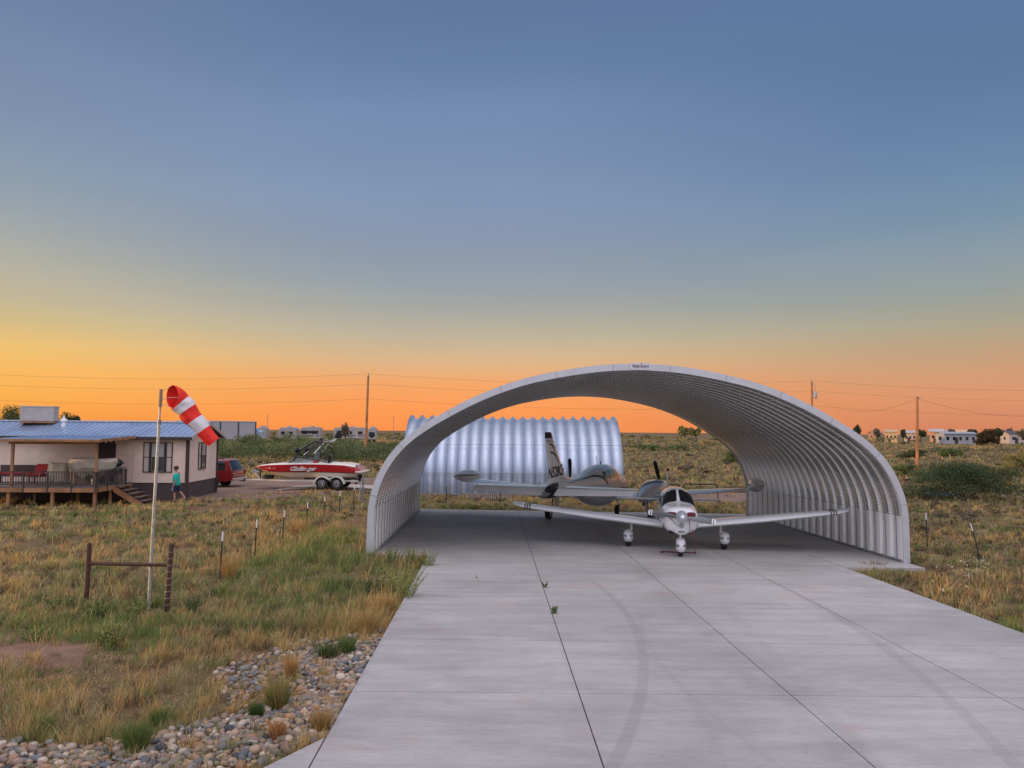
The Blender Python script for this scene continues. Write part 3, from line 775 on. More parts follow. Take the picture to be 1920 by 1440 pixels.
def twin_engine():
    loc = CF(3.95, 34.5); loc.z = float(slabz(loc.x, loc.y))
    t = thing('twin_airplane', 'white twin engine airplane with black stripes and tip tanks, tail towards the camera', 'airplane', loc, -R(22)-YAW)
    t.scale = (1.2,)*3
    F = Body([(3.5, 1.10, .04, .04, .04, 2), (3.35, 1.11, .17, .15, .15, 2), (2.7, 1.15, .42, .36, .36, 2.2), (1.8, 1.24, .58, .48, .52, 2.4), (1.3, 1.28, .55, .54, .58, 2.4), (.75, 1.30, .57, .76, .72, 2.3), (.1, 1.30, .58, .81, .74, 2.4),
              (-.7, 1.32, .55, .75, .70, 2.4), (-1.6, 1.36, .46, .58, .58, 2.3), (-2.6, 1.44, .34, .36, .38, 2.3), (-3.8, 1.52, .20, .22, .26, 2.2), (-5.1, 1.58, .11, .13, .15, 2)])
    fus = obj('fuselage', F.mesh(36, 70), M['paint2'], t, smooth=35)
    obj('tail_cone', Body([(-5.1, 1.58, .12, .15, .15, 2), (-5.5, 1.57, .11, .13, .14, 2), (-5.9, 1.56, .07, .09, .09, 2), (-6.05, 1.55, .01, .02, .02, 2)]).mesh(20, 12), M['black'], t, smooth=40)
    for s in (-1, 1):
        for yy, hw in ((.75, .24), (.18, .22), (-.36, .22), (-.88, .20)):
            obj('cabin_window', F.patch(yy, 90-s*57, hw, 15, e=4, off=.006), M['glass'], t, smooth=60)
        obj('windshield', F.patch(1.22, 90-s*30, .22, 26, e=5, off=.006), M['glass'], t, smooth=60)
        obj('side_stripe', F.strip([(-4.5, 90-s*96), (-2.5, 90-s*102), (-.5, 90-s*104), (2.6, 90-s*98)], (0, 5), off=.006), M['black'], t)
        obj('swoosh_stripe', F.strip([(-4.2, 90-s*52), (-3.0, 90-s*36), (-2.0, 90-s*40), (-1.3, 90-s*58), (-.85, 90-s*82)], lambda q: (.10*math.sin(math.pi*min(q*1.1, 1))+.02, 3.5), off=.007, n=40), M['black'], t)
        # wing, tank
        w = obj('wing', wing([(s*.55, 1.02, .90, 1.85, .15), (s*1.8, .95, 1.02, 1.70, .15), (s*5.35, .62, 1.34, 1.12, .12)]), M['paint2'], t, smooth=40)
        T = Body([(1.35, 1.52, .01, .01, .01, 2, s*5.55), (1.2, 1.52, .13, .13, .13, 2, s*5.55), (.8, 1.5, .23, .22, .22, 2, s*5.55), (.3, 1.5, .27, .25, .25, 2, s*5.55), (-.2, 1.51, .23, .21, .21, 2, s*5.55), (-.65, 1.53, .11, .11, .11, 2, s*5.56), (-.95, 1.54, .01, .01, .01, 2, s*5.58)])
        tk = obj('tip_tank', T.mesh(24, 30), M['paint'], t, smooth=40)
        obj('tank_stripe', T.strip([(1.15, 90-s*95), (.3, 90-s*100), (-.85, 90-s*95)], (0, 4), off=.005), M['black'], tk)
        obj('tank_stripe', T.strip([(1.15, 90+s*75), (.3, 90+s*80), (-.85, 90+s*75)], (0, 7), off=.005), M['black'], tk)
        # nacelle
        N_ = Body([(2.12, 1.18, .18, .18, .18, 2, s*1.85), (2.06, 1.17, .30, .26, .28, 2.3, s*1.85), (1.8, 1.16, .40, .33, .35, 2.6, s*1.85), (1.1, 1.16, .43, .37, .37, 2.8, s*1.85), (.3, 1.12, .40, .36, .34, 2.6, s*1.85),
                   (-.6, 1.06, .30, .24, .26, 2.3, s*1.85), (-1.4, 1.02, .12, .10, .12, 2, s*1.85), (-1.7, 1.01, .02, .02, .02, 2, s*1.85)])
        nc = obj('engine_nacelle', N_.mesh(28, 36), M['paint2'], t, smooth=40)
        m_ = (lambda a: a) if s > 0 else (lambda a: 180-a)
        for k, wd in ((0, .13), (.30, .06)):
            obj('chevron_stripe', N_.strip([(-1.05+k, m_(238)), (-.80+k, m_(185)), (-.40+k, m_(135)), (.25+k, m_(80)), (.8+k, m_(45))], (wd, 0), off=.007, n=40), M['black'], nc)
            obj('chevron_stripe', N_.strip([(-1.05+k, m_(238)), (-.55+k, m_(212)), (-.0+k, m_(200))], (wd, 0), off=.008, n=20), M['black'], nc)
        obj('cowl_vent', N_.patch(1.0, 66, .34, 5, e=3, off=.006), M['black'], nc)
        obj('spinner', MB().lathe([(.02, 2.50), (.08, 2.44), (.14, 2.32), (.16, 2.2), (.16, 2.12)], 20, (s*1.85, 0, 1.18), Matrix(((1, 0, 0), (0, 0, 1), (0, 1, 0)))), M['alu'], t, smooth=40)
        mb = MB()
        for q in (104, -14, 226) if s > 0 else (92, -28, 212): blade(mb, R(q), .12, 1.04, .15, 2.24, 1.18, mats=False, xc=s*1.85)
        obj('propeller', mb, M['black'], t, smooth=40)
        # main gear
        obj('tyre', tyre(.24, .19, (s*1.95, -.15, .24)), M['rubber'], t, smooth=40)
        obj('wheel_hub', hub(.24, .2, (s*1.95, -.15, .24)), M['steelgrey'], t, smooth=40)
        obj('gear_leg', MB().tube([(s*1.8, -.1, .95), (s*1.82, -.13, .45), (s*1.87, -.15, .24)], .035, 8), M['steelgrey'], t, smooth=40)
        obj('gear_door', MB().box((s*1.72, .1, .66), (.012, .45, .42)), M['paint2'], t)
        # tailplane with drooped elevator
        obj('tailplane', wing([(s*.10, -4.75, 1.60, .68, .09), (s*2.58, -5.05, 1.60, .45, .09), (s*2.62, -5.09, 1.60, .3, .05)]), M['paint'], t, smooth=40)
        obj('elevator', wing([(s*.20, -5.42, 1.585, .50, .07), (s*2.58, -5.48, 1.585, .34, .07)], rot=R(24)), M['paint2'], t, smooth=40)
    obj('tyre', tyre(.19, .15, (0, 2.6, .19)), M['rubber'], t, smooth=40)
    obj('gear_leg', MB().tube([(0, 2.55, .9), (0, 2.58, .5), (.09, 2.6, .4), (.09, 2.6, .19)], .03, 8), M['steelgrey'], t, smooth=40)
    fin = obj('fin', wing([(0, -2.9, 1.72, 3.0, .03), (0, -4.0, 1.84, 1.85, .06), (0, -4.28, 1.98, 1.56, .08), (0, -5.40, 3.09, .69, .10), (0, -5.41, 3.10, .69, .10)], vertical=True), M['paint2'], t, smooth=40)
    obj('fin_cap', wing([(0, -5.40, 3.102, .71, .11), (0, -5.54, 3.26, .60, .10), (0, -5.58, 3.29, .5, .05)], vertical=True), M['black'], t, smooth=40)
    FS = [(-4.0, 1.84, 1.85, .06), (-4.28, 1.98, 1.56, .08), (-5.40, 3.09, .69, .10)]
    def fin_x(y, z):
        zz = min(max(z, 1.84), 3.09); k = 0 if zz < 1.98 else 1
        f = (zz-FS[k][1])/(FS[k+1][1]-FS[k][1]); le, c, th_ = (FS[k][q]*(1-f)+FS[k+1][q]*f for q in (0, 2, 3))
        x = min(max((le-y)/c, .001), .999)
        return th_/.2*(.2969*math.sqrt(x)-.126*x-.3516*x*x+.2843*x**3-.1036*x**4)*c+.004
    def project(o, s):
        for v in o.data.vertices: v.co.x = s*(fin_x(v.co.y, v.co.z)+(.003 if s*v.co.x > .1 else 0))
    def ribbon(name, pts, w, s, mat):
        mb = MB(); n = 16; L = len(pts)-1; rings = []
        for i in range(n+1):
            t = i/n*L; k = min(int(t), L-1); f = t-k; y = pts[k][0]*(1-f)+pts[k+1][0]*f; z = pts[k][1]*(1-f)+pts[k+1][1]*f
            ww = (w(i/n) if callable(w) else w)/2; dy_, dz_ = pts[k+1][0]-pts[k][0], pts[k+1][1]-pts[k][1]; l = math.hypot(dy_, dz_)
            rings.append([(0, y-dz_/l*ww, z+dy_/l*ww), (0, y+dz_/l*ww, z-dy_/l*ww)])
        o = obj(name, mb.loft(rings, closed=False), mat, fin); project(o, s)
    for s in (-1, 1):
        lt = lettering('N528CH', .46, M['black'], fin, (0, -5.0, 2.06), (0, s, 0), (0, 0, 1), bold=.010)
        ys_ = [v.co.y for v in lt.data.vertices]; a, b = min(ys_), max(ys_); y0, y1 = (-5.80, -4.42)
        for v in lt.data.vertices: v.co.y = y0+(v.co.y-a)/(b-a)*(y1-y0); v.co.z += (v.co.y+5.1)*.06
        for v in lt.data.vertices: v.co.x = s*(fin_x(v.co.y, v.co.z)+.003)
        ribbon('fin_swoosh', [(-5.80, 2.93), (-5.62, 2.91), (-5.42, 2.82), (-5.30, 2.66)], lambda t: .02+.05*math.sin(math.pi*t), s, M['black'])
        ribbon('fin_swoosh', [(-5.75, 2.68), (-5.5, 2.66), (-5.22, 2.56), (-5.08, 2.40)], lambda t: .02+.05*math.sin(math.pi*t), s, M['black'])
        for zz in (3.0, 3.045): ribbon('fin_stripe', [(-6.05, zz), (-5.42, zz)], .014, s, M['black'])
        for zz in (2.36, 2.41, 2.46, 2.51): ribbon('fin_placard', [(-5.10, zz), (-4.92, zz)], .018, s, M['maroon'])
        ribbon('rudder_hinge', [(-5.35, 1.95), (-5.82, 3.02)], .010, s, M['black'])
    obj('antenna', MB().tube([(0, -.3, 2.1), (0, -.5, 2.42)], .008, 5), M['black'], t)
    obj('antenna', MB().box((0, .1, 2.15), (.01, .1, .12)), M['black'], t)
    return t
twin_engine()

# ------------------------------------------------------------------ windsock and pipe frame
wb = P(278, 1141)
ws = thing('windsock', 'red and white striped windsock drooping from a tall thin galvanised pole', 'windsock', wb)
top = PD(302, 732, (wb-Vector((0, 0, CAMZ))).dot(FWD))-wb
obj('pole', MB().tube([(0, 0, -.2), tuple(top*.5), tuple(top*.86)], [.032, .030, .028], 12), M['galvpole'], ws, smooth=40)
obj('upper_pole', MB().tube([tuple(top*.85), tuple(top*.985)], .020, 12), M['galvpole'], ws, smooth=40)
obj('pole_joint', MB().tube([tuple(top*.845), tuple(top*.865)], .038, 12), M['steelgrey'], ws, smooth=40)
obj('swivel', MB().tube([tuple(top*.925), tuple(top*1.005)], .034, 12), material('tan swivel', (.30, .22, .15), .6), ws, smooth=40)
obj('red_tape', MB().tube([tuple(top*.196), tuple(top*.208)], .034, 12), M['sockred'], ws)
obj('white_tape', MB().tube([tuple(top*.172), tuple(top*.192)], .034, 12), M['white'], ws)
r_, u_ = RGT, Vector((0, 0, 1)); f_ = Vector((FWD.x, FWD.y, 0)).normalized()
pxm = (wb-Vector((0, 0, CAMZ))).dot(FWD)/FPX
m0 = top + r_*(24*pxm) + u_*(-12*pxm) - f_*.05
m1 = top + r_*(94*pxm) + u_*(-97*pxm) + f_*.22
mb = MB(); NS = 40; NR = 30; rings = []
ax0 = (r_*.80+u_*-.28-f_*.05).normalized(); ax1 = (m1-m0).normalized()
mouth_ax = (r_*.62+u_*.02+f_*.80).normalized()
ctrl = [m0, m0+mouth_ax*.12+ax1*.16, m0*.55+m1*.45, m1]
def bez(t): return ctrl[0]*(1-t)**3+ctrl[1]*3*t*(1-t)**2+ctrl[2]*3*t*t*(1-t)+ctrl[3]*t**3
a0_ = ax1.cross(f_).normalized()
for i in range(NS+1):
    t = i/NS; c = bez(t)+a0_*(.012*math.sin(t*19)); tg = (bez(min(t+.02, 1))-bez(max(t-.02, 0))).normalized()
    if t < .25: tg = mouth_ax.lerp(tg, t/.25).normalized()
    a_ = tg.cross(f_).normalized(); b_ = tg.cross(a_).normalized()
    rad = .232-.095*t
    rings.append([c+(a_*math.cos(2*math.pi*k/NR)+b_*math.sin(2*math.pi*k/NR))*rad*(1+(.05*math.sin(2*2*math.pi*k/NR+5*t)+.035*math.sin(5*2*math.pi*k/NR+t*11)+.02*math.sin(9*2*math.pi*k/NR-t*23))*min(t*5, 1)+.03*math.sin(t*40+k*.4)*min(t*3, 1)*math.exp(-((t-.42)/.2)**2)) for k in range(NR)])
bands = [(0, 10, 0), (10, 18, 1), (18, 26, 0), (26, 33, 1), (33, 40, 0)]
for a, b, mi in bands:
    mb.cm = mi; mb.loft(rings[a:b+1], True, False)
inner = [[p+(sum(rg, Vector())/NR-p)*.02 for p in rg] for rg in rings]
mb.cm = 0; mb.loft(inner, True, False)
sk = obj('sock', mb, [M['sockred'], M['sockwhite']], ws, smooth=80)
obj('mouth_ring', MB().tube(rings[0]+[rings[0][0]], .005, 6), M['sockred'], sk)
for k, zz in ((0, .99), (8, .965), (15, .94), (22, .955)):
    obj('bridle_wire', MB().tube([tuple(top*zz), rings[0][k]], .005, 5), M['galvpole'], ws)

fa, fb = P(161, 1134), P(312, 1147)
hf = thing('fence_brace', 'rusty brown H shaped pipe frame standing in front of the windsock pole', 'fence brace', (fa+fb)/2)
A = fa-(fa+fb)/2; B = fb-(fa+fb)/2
for q, hh, lean in ((A, 1.22, .02), (B, 1.32, .05)):
    pp = obj('post', MB().tube([q+Vector((0, 0, -.2)), q+Vector((lean, 0, hh)), q+Vector((lean, 0, hh+.02)), q+Vector((lean, 0, hh+.035))], [.048, .048, .038, .012], 14), M['rust'], hf, smooth=40)
obj('rail', MB().tube([A+Vector((.02, 0, .83)), B+Vector((.03, 0, .92))], .034, 12), M['rust'], hf, smooth=40)
mb = MB()
for k in range(9):
    z = .15+k*.13; c = B+Vector((.05*z, 0, z)); mb.tube([c+Vector((.056*math.cos(a), .056*math.sin(a), .01*math.sin(a))) for a in [j*math.pi/5 for j in range(11)]], .0028, 4)
obj('wire_wrap', mb, M['galvpole'], hf)['kind'] = 'stuff'

# steel T posts
def t_post(px, py, topy, label, bend=0, cap=True, lean=0, group='steel fence posts with white tips'):
    b = P(px, py); D = (b-Vector((0, 0, CAMZ))).dot(FWD); h = (py-topy)/FPX*D
    t = thing('fence_post', label, 'fence post', b, 0, group)
    def pos(z):
        k = z/h; return Vector((lean*z+bend*(k*k), 0, z))
    mb = MB(); n = 8
    for (w, dd, oy) in ((.034, .007, 0), (.007, .032, .018)):
        mb.loft([[pos(h*.80*i/n)+Vector((sx*w/2, oy+sy*dd/2, 0)) for sx, sy in ((-1, -1), (1, -1), (1, 1), (-1, 1))] for i in range(n+1)])
    obj('shaft', mb, M['postdark'], t)
    mb = MB()
    for (w, dd, oy) in ((.036, .009, 0), (.009, .034, .018)):
        mb.loft([[pos(h*(.80+.20*i/2))+Vector((sx*w/2, oy+sy*dd/2, 0)) for sx, sy in ((-1, -1), (1, -1), (1, 1), (-1, 1))] for i in range(3)])
    obj('painted_tip', mb, M['white'] if cap else M['postdark'], t)
LP = [(412, 1086, 998, 'nearest of the dark steel fence posts with white tips left of the arch'), (477, 1050, 975, 'second nearest white tipped steel fence post, right of the nearest one'),
      (529.5, 1020, 957, 'third white tipped steel fence post counting from the nearest, in tan grass'), (574, 995, 942.5, 'fourth white tipped steel fence post, middle of the row of seven'),
      (606.5, 979, 931, 'fifth white tipped steel fence post, third from the arch foot'), (635.5, 967.5, 921, 'sixth white tipped steel fence post, second from the arch foot'),
      (662.5, 955, 910, 'farthest white tipped steel fence post, closest to the arch foot')]
for px, py, ty, lb in LP: t_post(px, py, ty, lb, lean=.035)
t_post(1739, 1026, 962, 'straight white tipped steel post in the weeds right of the arch', lean=-.02)
t_post(1837, 1054, 982, 'bent leaning white tipped steel post in the weeds, rightmost of the fence posts', bend=-.12, lean=-.12)
for px, py, ty, lb in ((837, 945, 912, 'plain dark steel post behind the slab, left of three under the arch'), (938, 945, 916, 'plain dark steel post in the weeds beside the grey pallets'), (1041, 950, 934, 'plain dark steel post behind the slab next to the twin airplane tail')):
    t_post(px, py, ty, lb, cap=False, group='plain steel posts behind the slab')
# leaning grey brace beside the arch
b0 = P(672, 944); 
o = thing('brace_post', 'grey weathered A shaped brace post leaning beside the left arch foot', 'brace post', b0)
obj('post', MB().tube([(.22, .1, -.1), (.20, .1, 1.62)], .05, 10), M['steelgrey'], o, smooth=40)
obj('strut', MB().tube([(-.02, 0, -.1), (.14, .08, 1.3)], .028, 8), M['galvpole'], o, smooth=40)

# ------------------------------------------------------------------ house with deck
C0 = P(349, 937.5); HZ = R(3)-YAW
HM = Matrix.Translation(C0) @ Matrix.Rotation(HZ, 4, 'Z')
house = thing('mobile_home', 'cream walled single storey home with blue grey metal roof and brown skirting', 'house', C0, HZ)
HL, HD, ZS, ZE, ZR = 17.0, 4.45, .86, 3.22, 3.93
def hobj(name, mb, m, parent=house, **k): return obj(name, mb, m, parent, **k)
mb = MB()
mb.span((-HL, 0, ZS), (0, .12, ZE)); mb.span((-HL, HD-.12, ZS), (0, HD, ZE))
mb.add([(0, .12, ZS), (0, HD-.12, ZS), (0, HD-.12, ZE), (0, HD/2, ZR-.1), (0, .12, ZE), (-.12, .12, ZS), (-.12, HD-.12, ZS), (-.12, HD-.12, ZE), (-.12, HD/2, ZR-.1), (-.12, .12, ZE)],
       [(0, 1, 2, 3, 4), (9, 8, 7, 6, 5), (0, 4, 9, 5), (1, 6, 7, 2), (2, 7, 8, 3), (3, 8, 9, 4), (0, 5, 6, 1)])
wall = hobj('wall', mb, M['wall'])
mb = MB()
mb.span((-HL, .03, -.1), (-.03, .1, ZS-.003)); mb.span((-.1, .1, -.1), (-.03, HD-.02, ZS-.003)); mb.span((-HL, HD-.1, -.1), (-.1, HD-.03, ZS-.003))
hobj('skirting', mb, M['skirt'])
for xx, yy in ((0, 0), (0, HD)):
    hobj('corner_trim', MB().box((.0, yy, ZE/2+.02), (.16, .10, ZE-.04)), M['brown'])
# roof: ribbed sheets
def ribbed(x0, x1, ya, za, yb, zb, pitch=.30, rib=.028, th=.03):
    mb = MB(); rings = []; x = x0; pts = []
    while x < x1-1e-3:
        for dx_, h in ((0, 0), (pitch*.80, 0), (pitch*.84, rib), (pitch*.96, rib)):
            if x+dx_ <= x1: pts.append((x+dx_, h))
        x += pitch
    pts.append((x1, 0))
    for yy, zz in ((ya, za), (yb, zb)):
        rings.append([(px_, yy, zz+h) for px_, h in pts]+[(px_, yy, zz-th) for px_, h in pts[::-1]])
    return mb.loft(rings)
roof = hobj('roof', ribbed(-HL-.3, .34, -.36, ZE-.02, HD/2, ZR), M['roof'])
hobj('roof_back', ribbed(-HL-.3, .34, HD+.36, ZE-.02, HD/2, ZR), M['roof'])
obj('ridge_cap', MB().prism([(HD/2-.16, ZR-.01), (HD/2, ZR+.06), (HD/2+.16, ZR-.01), (HD/2, ZR+.03)], -HL-.32, .36, 'yz'), material('ridge metal', (.36, .42, .50), .4, .6), roof)
hobj('eave_fascia', MB().span((-HL-.3, -.37, ZE-.20), (.34, -.33, ZE-.055)), M['brown'])
hobj('soffit', MB().span((-HL-.3, -.33, ZE-.12), (.34, .0, ZE-.09)), M['brown'])
for s in (0, 1):
    y0, y1 = (-.40, HD/2) if s == 0 else (HD+.40, HD/2)
    mb = MB(); mb.loft([[(x, y0, ZE-.17), (x, y0, ZE+.01), (x, y1, ZR+.03), (x, y1, ZR-.15)] for x in (.342, .375)])
    hobj('gable_fascia', mb, material('pale fascia', (.42, .37, .34), .7))
hobj('gable_soffit', MB().prism([(-.3, ZE-.10), (HD/2, ZR-.13), (HD+.3, ZE-.10), (HD+.3, ZE-.13), (HD/2, ZR-.16), (-.3, ZE-.13)], .01, .34, 'yz'), M['brown'])
# windows
def window(x0, x1, z0, z1, shut=.38, side=False, name='window'):
    g = bpy.data.objects.new(name, None)
    def tr(a, b):
        if side: return (.0+(-a[1]), a[0], a[2]), (.0+(-b[1]), b[0], b[2])
        return a, b
    def sp_(mb, a, b):
        a, b = tr(a, b); return mb.span(a, b)
    mb = MB(); wx0, wx1 = x0+shut, x1-(shut if shut else 0)
    if side: wx0 = x0+shut; wx1 = x1
    fr = hobj('window', sp_(MB(), (wx0, -.03, z0), (wx1, .02, z1)), M['blind'])
    zm = (z0+z1)/2
    sp1 = MB(); sp_(sp1, (wx0+.05, -.045, z0+.05), (wx1-.05, -.032, zm-.02)); obj('lower_pane', sp1, material('dim window glass', (.06, .065, .07), .15, spec=.6), fr)
    sp2 = MB(); sp_(sp2, (wx0+.05, -.042, zm+.02), (wx1-.05, -.032, z1-.05)); obj('upper_pane', sp2, material('window glass over blind', (.34, .35, .36), .15), fr)
    f2 = MB()
    for a, b in (((wx0-.05, -.06, z0-.04), (wx0+.03, -.01, z1+.04)), ((wx1-.03, -.06, z0-.04), (wx1+.05, -.01, z1+.04)), ((wx0+.031, -.055, z1-.02), (wx1-.031, -.01, z1+.04)), ((wx0+.031, -.055, z0-.04), (wx1-.031, -.01, z0+.02)), ((wx0+.031, -.05, zm-.02), (wx1-.031, -.02, zm+.02))): sp_(f2, a, b)
    obj('frame', f2, M['brown'], fr)
    for a0, a1 in (((x0, x0+shut-.055), (x1-shut+.055, x1)) if not side else ((x0, x0+shut-.055),)):
        if a1-a0 < .05: continue
        s_ = MB(); sp_(s_, (a0+.03, -.03, z0), (a1-.03, -.01, z1)); sh = hobj('shutter', s_, M['shutter'])
        b_ = MB()
        for a, b in (((a0, -.045, z0-.04), (a0+.045, -.005, z1+.04)), ((a1-.045, -.045, z0-.04), (a1, -.005, z1+.04)), ((a0+.046, -.042, z1), (a1-.046, -.005, z1+.04)), ((a0+.046, -.042, z0-.04), (a1-.046, -.005, z0)), ((a0+.046, -.042, zm-.02), (a1-.046, -.005, zm+.02))): sp_(b_, a, b)
        obj('shutter_frame', b_, M['brown'], sh)
window(-2.18, -.74, 1.42, 2.86)
window(1.5, 2.55, 1.50, 2.84, shut=.42, side=True)
hobj('door', MB().span((-4.42, -.03, ZS+.05), (-3.55, .02, 3.0)), M['brown'])
hobj('door_frame', MB().span((-4.50, -.015, ZS+.05), (-4.43, .02, 3.05)), M['brown'])
hobj('conduit', MB().tube([(-2.62, -.04, 2.35), (-2.66, -.04, 2.2), (-2.68, -.04, ZS+.02)], .014, 6), M['shutter'])
# roof equipment (things that stand on the roof)
def HP(x, y, z): return HM @ Vector((x, y, z))
ev = thing('evaporative_cooler', 'large grey boxy cooler unit sitting on the blue metal roof', 'air cooler', HP(-8.35, HD/2-.4, ZR-.10), HZ+R(14))
obj('cabinet', MB().box((0, 0, .47), (1.55, 1.0, .74)), material('cooler cabinet', (.42, .40, .37), .7, var=.08), ev, bevel=.02)
obj('lid', MB().box((0, 0, .86), (1.60, 1.05, .05)), material('cooler lid', (.48, .45, .40), .7), ev, bevel=.01)
obj('stand', MB().span((-.8, -.5, .0), (.8, .5, .09)), M['cedar'], ev)
vt = thing('roof_vent', 'small white mushroom vent cap on the metal roof right of the cooler', 'roof vent', HP(-6.83, 1.3, ZE+.40))
obj('stack', MB().lathe([(.10, -.15), (.10, .28)], 16), M['white'], vt, smooth=40)
obj('cap', MB().lathe([(.14, .28), (.17, .33), (.15, .42), (.05, .46), (.04, .6), (.01, .6)], 16), M['white'], vt, smooth=40)

# deck
deck = thing('deck', 'raised timber deck with dark railing, porch roof and steps in front of the house', 'deck', C0, HZ)
DX0, DX1, DY = -9.5, -2.72, -3.66
ZD = .90
mb = MB(); y = -.04
while y > DY+.02:
    mb.span((DX0, y-.135, ZD-.04), (DX1, y, ZD)); y -= .145
obj('floor_boards', mb, M['deckgrey'], deck)
obj('front_rim', MB().span((DX0, DY-.04, ZD-.24), (DX1+.03, DY, ZD-.045)), M['cedar'], deck)
obj('side_rim', MB().span((DX1, DY, ZD-.24), (DX1+.04, -.05, ZD-.045)), M['cedar'], deck)
gzl = lambda x, y: gz(*HP(x, y, 0)[:2])-C0.z
for x in (-9.3, -6.62, -4.68, -2.80):
    obj('support_post', MB().span((x-.06, DY+.02, -.3), (x+.06, DY+.14, ZD-.05)), M['cedar'], deck)
for x in (-8.4, -6.4, -4.4, -2.9):
    obj('support_post', MB().span((x-.05, -1.9, -.3), (x+.05, -1.8, ZD-.05)), M['cedar'], deck)
obj('support_post', MB().span((-2.84, -.6, -.3), (-2.74, -.5, ZD-.05)), M['cedar'], deck)
obj('deck_shade_board', MB().span((DX0, -.35, -.1), (DX1-.3, -.3, ZD-.1)), M['brown'], deck)  # solid dark board standing in for the shade beneath the deck
# railing
def rail_run(a, b, n_posts, z0=ZD, h=.68):
    a = Vector(a); b = Vector(b); L = (b-a).length; d = (b-a)/L; ang = math.atan2(d.y, d.x); Mx = Matrix.Rotation(ang, 3, 'Z')
    for zz, hh in ((h, .04), (.10, .035)):
        obj('rail', MB().box((a+b)/2+Vector((0, 0, z0+zz)), (L, .05, hh), Mx), M['rail'], deck)
    n = int(L/.115)
    for i in range(n+1):
        c = a+d*(L*i/n)
        obj('baluster', MB().box(c+Vector((0, 0, z0+(h+.08)/2)), (.022, .022, h-.14), Mx), M['rail'], deck)
    for i in range(n_posts):
        c = a+d*(L*i/(n_posts-1)); c2 = c+Vector((d.y, -d.x, 0))*.045
        obj('rail_post', MB().box(c2+Vector((0, 0, z0+h/2-.12)), (.07, .05, h+.26), Mx), M['rail'], deck)
rail_run((-7.0, DY+.02, 0), (-2.75, DY+.02, 0), 5)
rail_run((-2.72, DY+.02, 0), (-2.72, -.75, 0), 4)
for x in (-6.52, -2.80):
    obj('roof_post', MB().span((x-.055, DY+.02, ZD-.22), (x+.055, DY+.13, 2.98)), M['cedar'], deck)
obj('porch_beam', MB().span((-6.7, DY+.03, 2.84), (-2.7, DY+.09, 3.0)), M['cedar'], deck)
pr = obj('porch_roof', ribbed(-6.95, -2.45, DY-.32, 3.10, -.38, 3.215), M['roof'], deck)
obj('porch_fascia', MB().span((-6.95, DY-.36, 2.96), (-2.45, DY-.322, 3.07)), M['cedar'], pr)
mb = MB(); mb.loft([[(x, DY-.32, 2.96), (x, DY-.32, 3.09), (x, -.40, 3.205), (x, -.40, 3.07)] for x in (-2.448, -2.41)])
obj('porch_fascia', mb, M['cedar'], pr)
# steps going down to the right
st = MB()
sy0, sy1 = -2.0, -.72
for yy in (sy0, sy1):
    obj('stringer', MB().prism([(-2.70, ZD-.05), (-2.70, ZD-.34), (-1.60, -.12), (-1.30, -.12), (-1.30, .02)], yy-.02, yy+.02, 'xz'), M['cedar'], deck)
for i in range(5):
    x = -2.62+i*.28; z = ZD-.02-(i+.35)*.17
    obj('tread', MB().span((x, sy0-.04, z-.035), (x+.29, sy1+.04, z)), M['deckgrey'], deck)
# string light bulbs under the porch
pb = MB()
for i in range(5):
    b = thing('string_light', 'small clear bulb of the string lights hanging under the porch roof', 'light bulb', HP(-2.95-.02*i+.0, -2.9+i*.55, 2.98-.03*(i % 2)), 0, 'string light bulbs under the porch roof')
    obj('bulb', MB().lathe([(.005, -.07), (.03, -.05), (.035, -.02), (.015, .02), (.012, .05), (.004, .05)], 10), material('bulb glass', (.6, .6, .58), .1), b, smooth=40)

# furniture on the deck
DZ = ZD
def FT(name, label, cat, x, y, rz=0, group=None): return thing(name, label, cat, HP(x, y, DZ+.001), HZ+rz, group)
t = FT('bench', 'dark wooden bench with red seat cushion against the house wall on the deck', 'bench', -7.55, -1.1)
obj('backrest', MB().span((-1.1, .25, .42), (.62, .30, .86)), M['rail'], t); obj('seat_cushion', MB().span((-1.05, -.25, .40), (.58, .24, .52)), M['cushion'], t, bevel=.03)
obj('seat_frame', MB().span((-1.1, -.28, .32), (.62, .28, .395)), M['rail'], t)
for x in (-1.05, .56):
    for y in (-.24, .24): obj('leg', MB().box((x, y, .16), (.06, .06, .32)), M['rail'], t)
t = FT('armchair', 'dark metal patio armchair with a dark red cushion and tilted red back', 'chair', -5.95, -2.5, R(-10))
mb = MB(); mb.loft([[(x, y, z) for x, y in ((-.27+.0, 0), (.27, 0), (.27, .06), (-.27, .06))] for z, (o_) in ((.48, 0),)]*1+[[(-.30+sh, .22, .98), (.33+sh, .22, .98), (.33+sh, .28, .98), (-.30+sh, .28, .98)] for sh in (.06,)])
obj('back_cushion', mb, M['cushion'], t, bevel=.01); obj('seat_cushion', MB().span((-.29, -.28, .42), (.29, .24, .53)), M['cushion'], t, bevel=.03)
for s in (-1, 1):
    obj('armrest', MB().tube([(s*.33, .26, .62), (s*.34, -.1, .66), (s*.34, -.32, .62)], .02, 6), M['black'], t)
    for y in (-.3, .25): obj('leg', MB().tube([(s*.33, y, .64), (s*.34, y, 0)], .015, 6), M['black'], t)
obj('seat_frame', MB().span((-.32, -.3, .39), (.32, .26, .415)), M['black'], t)
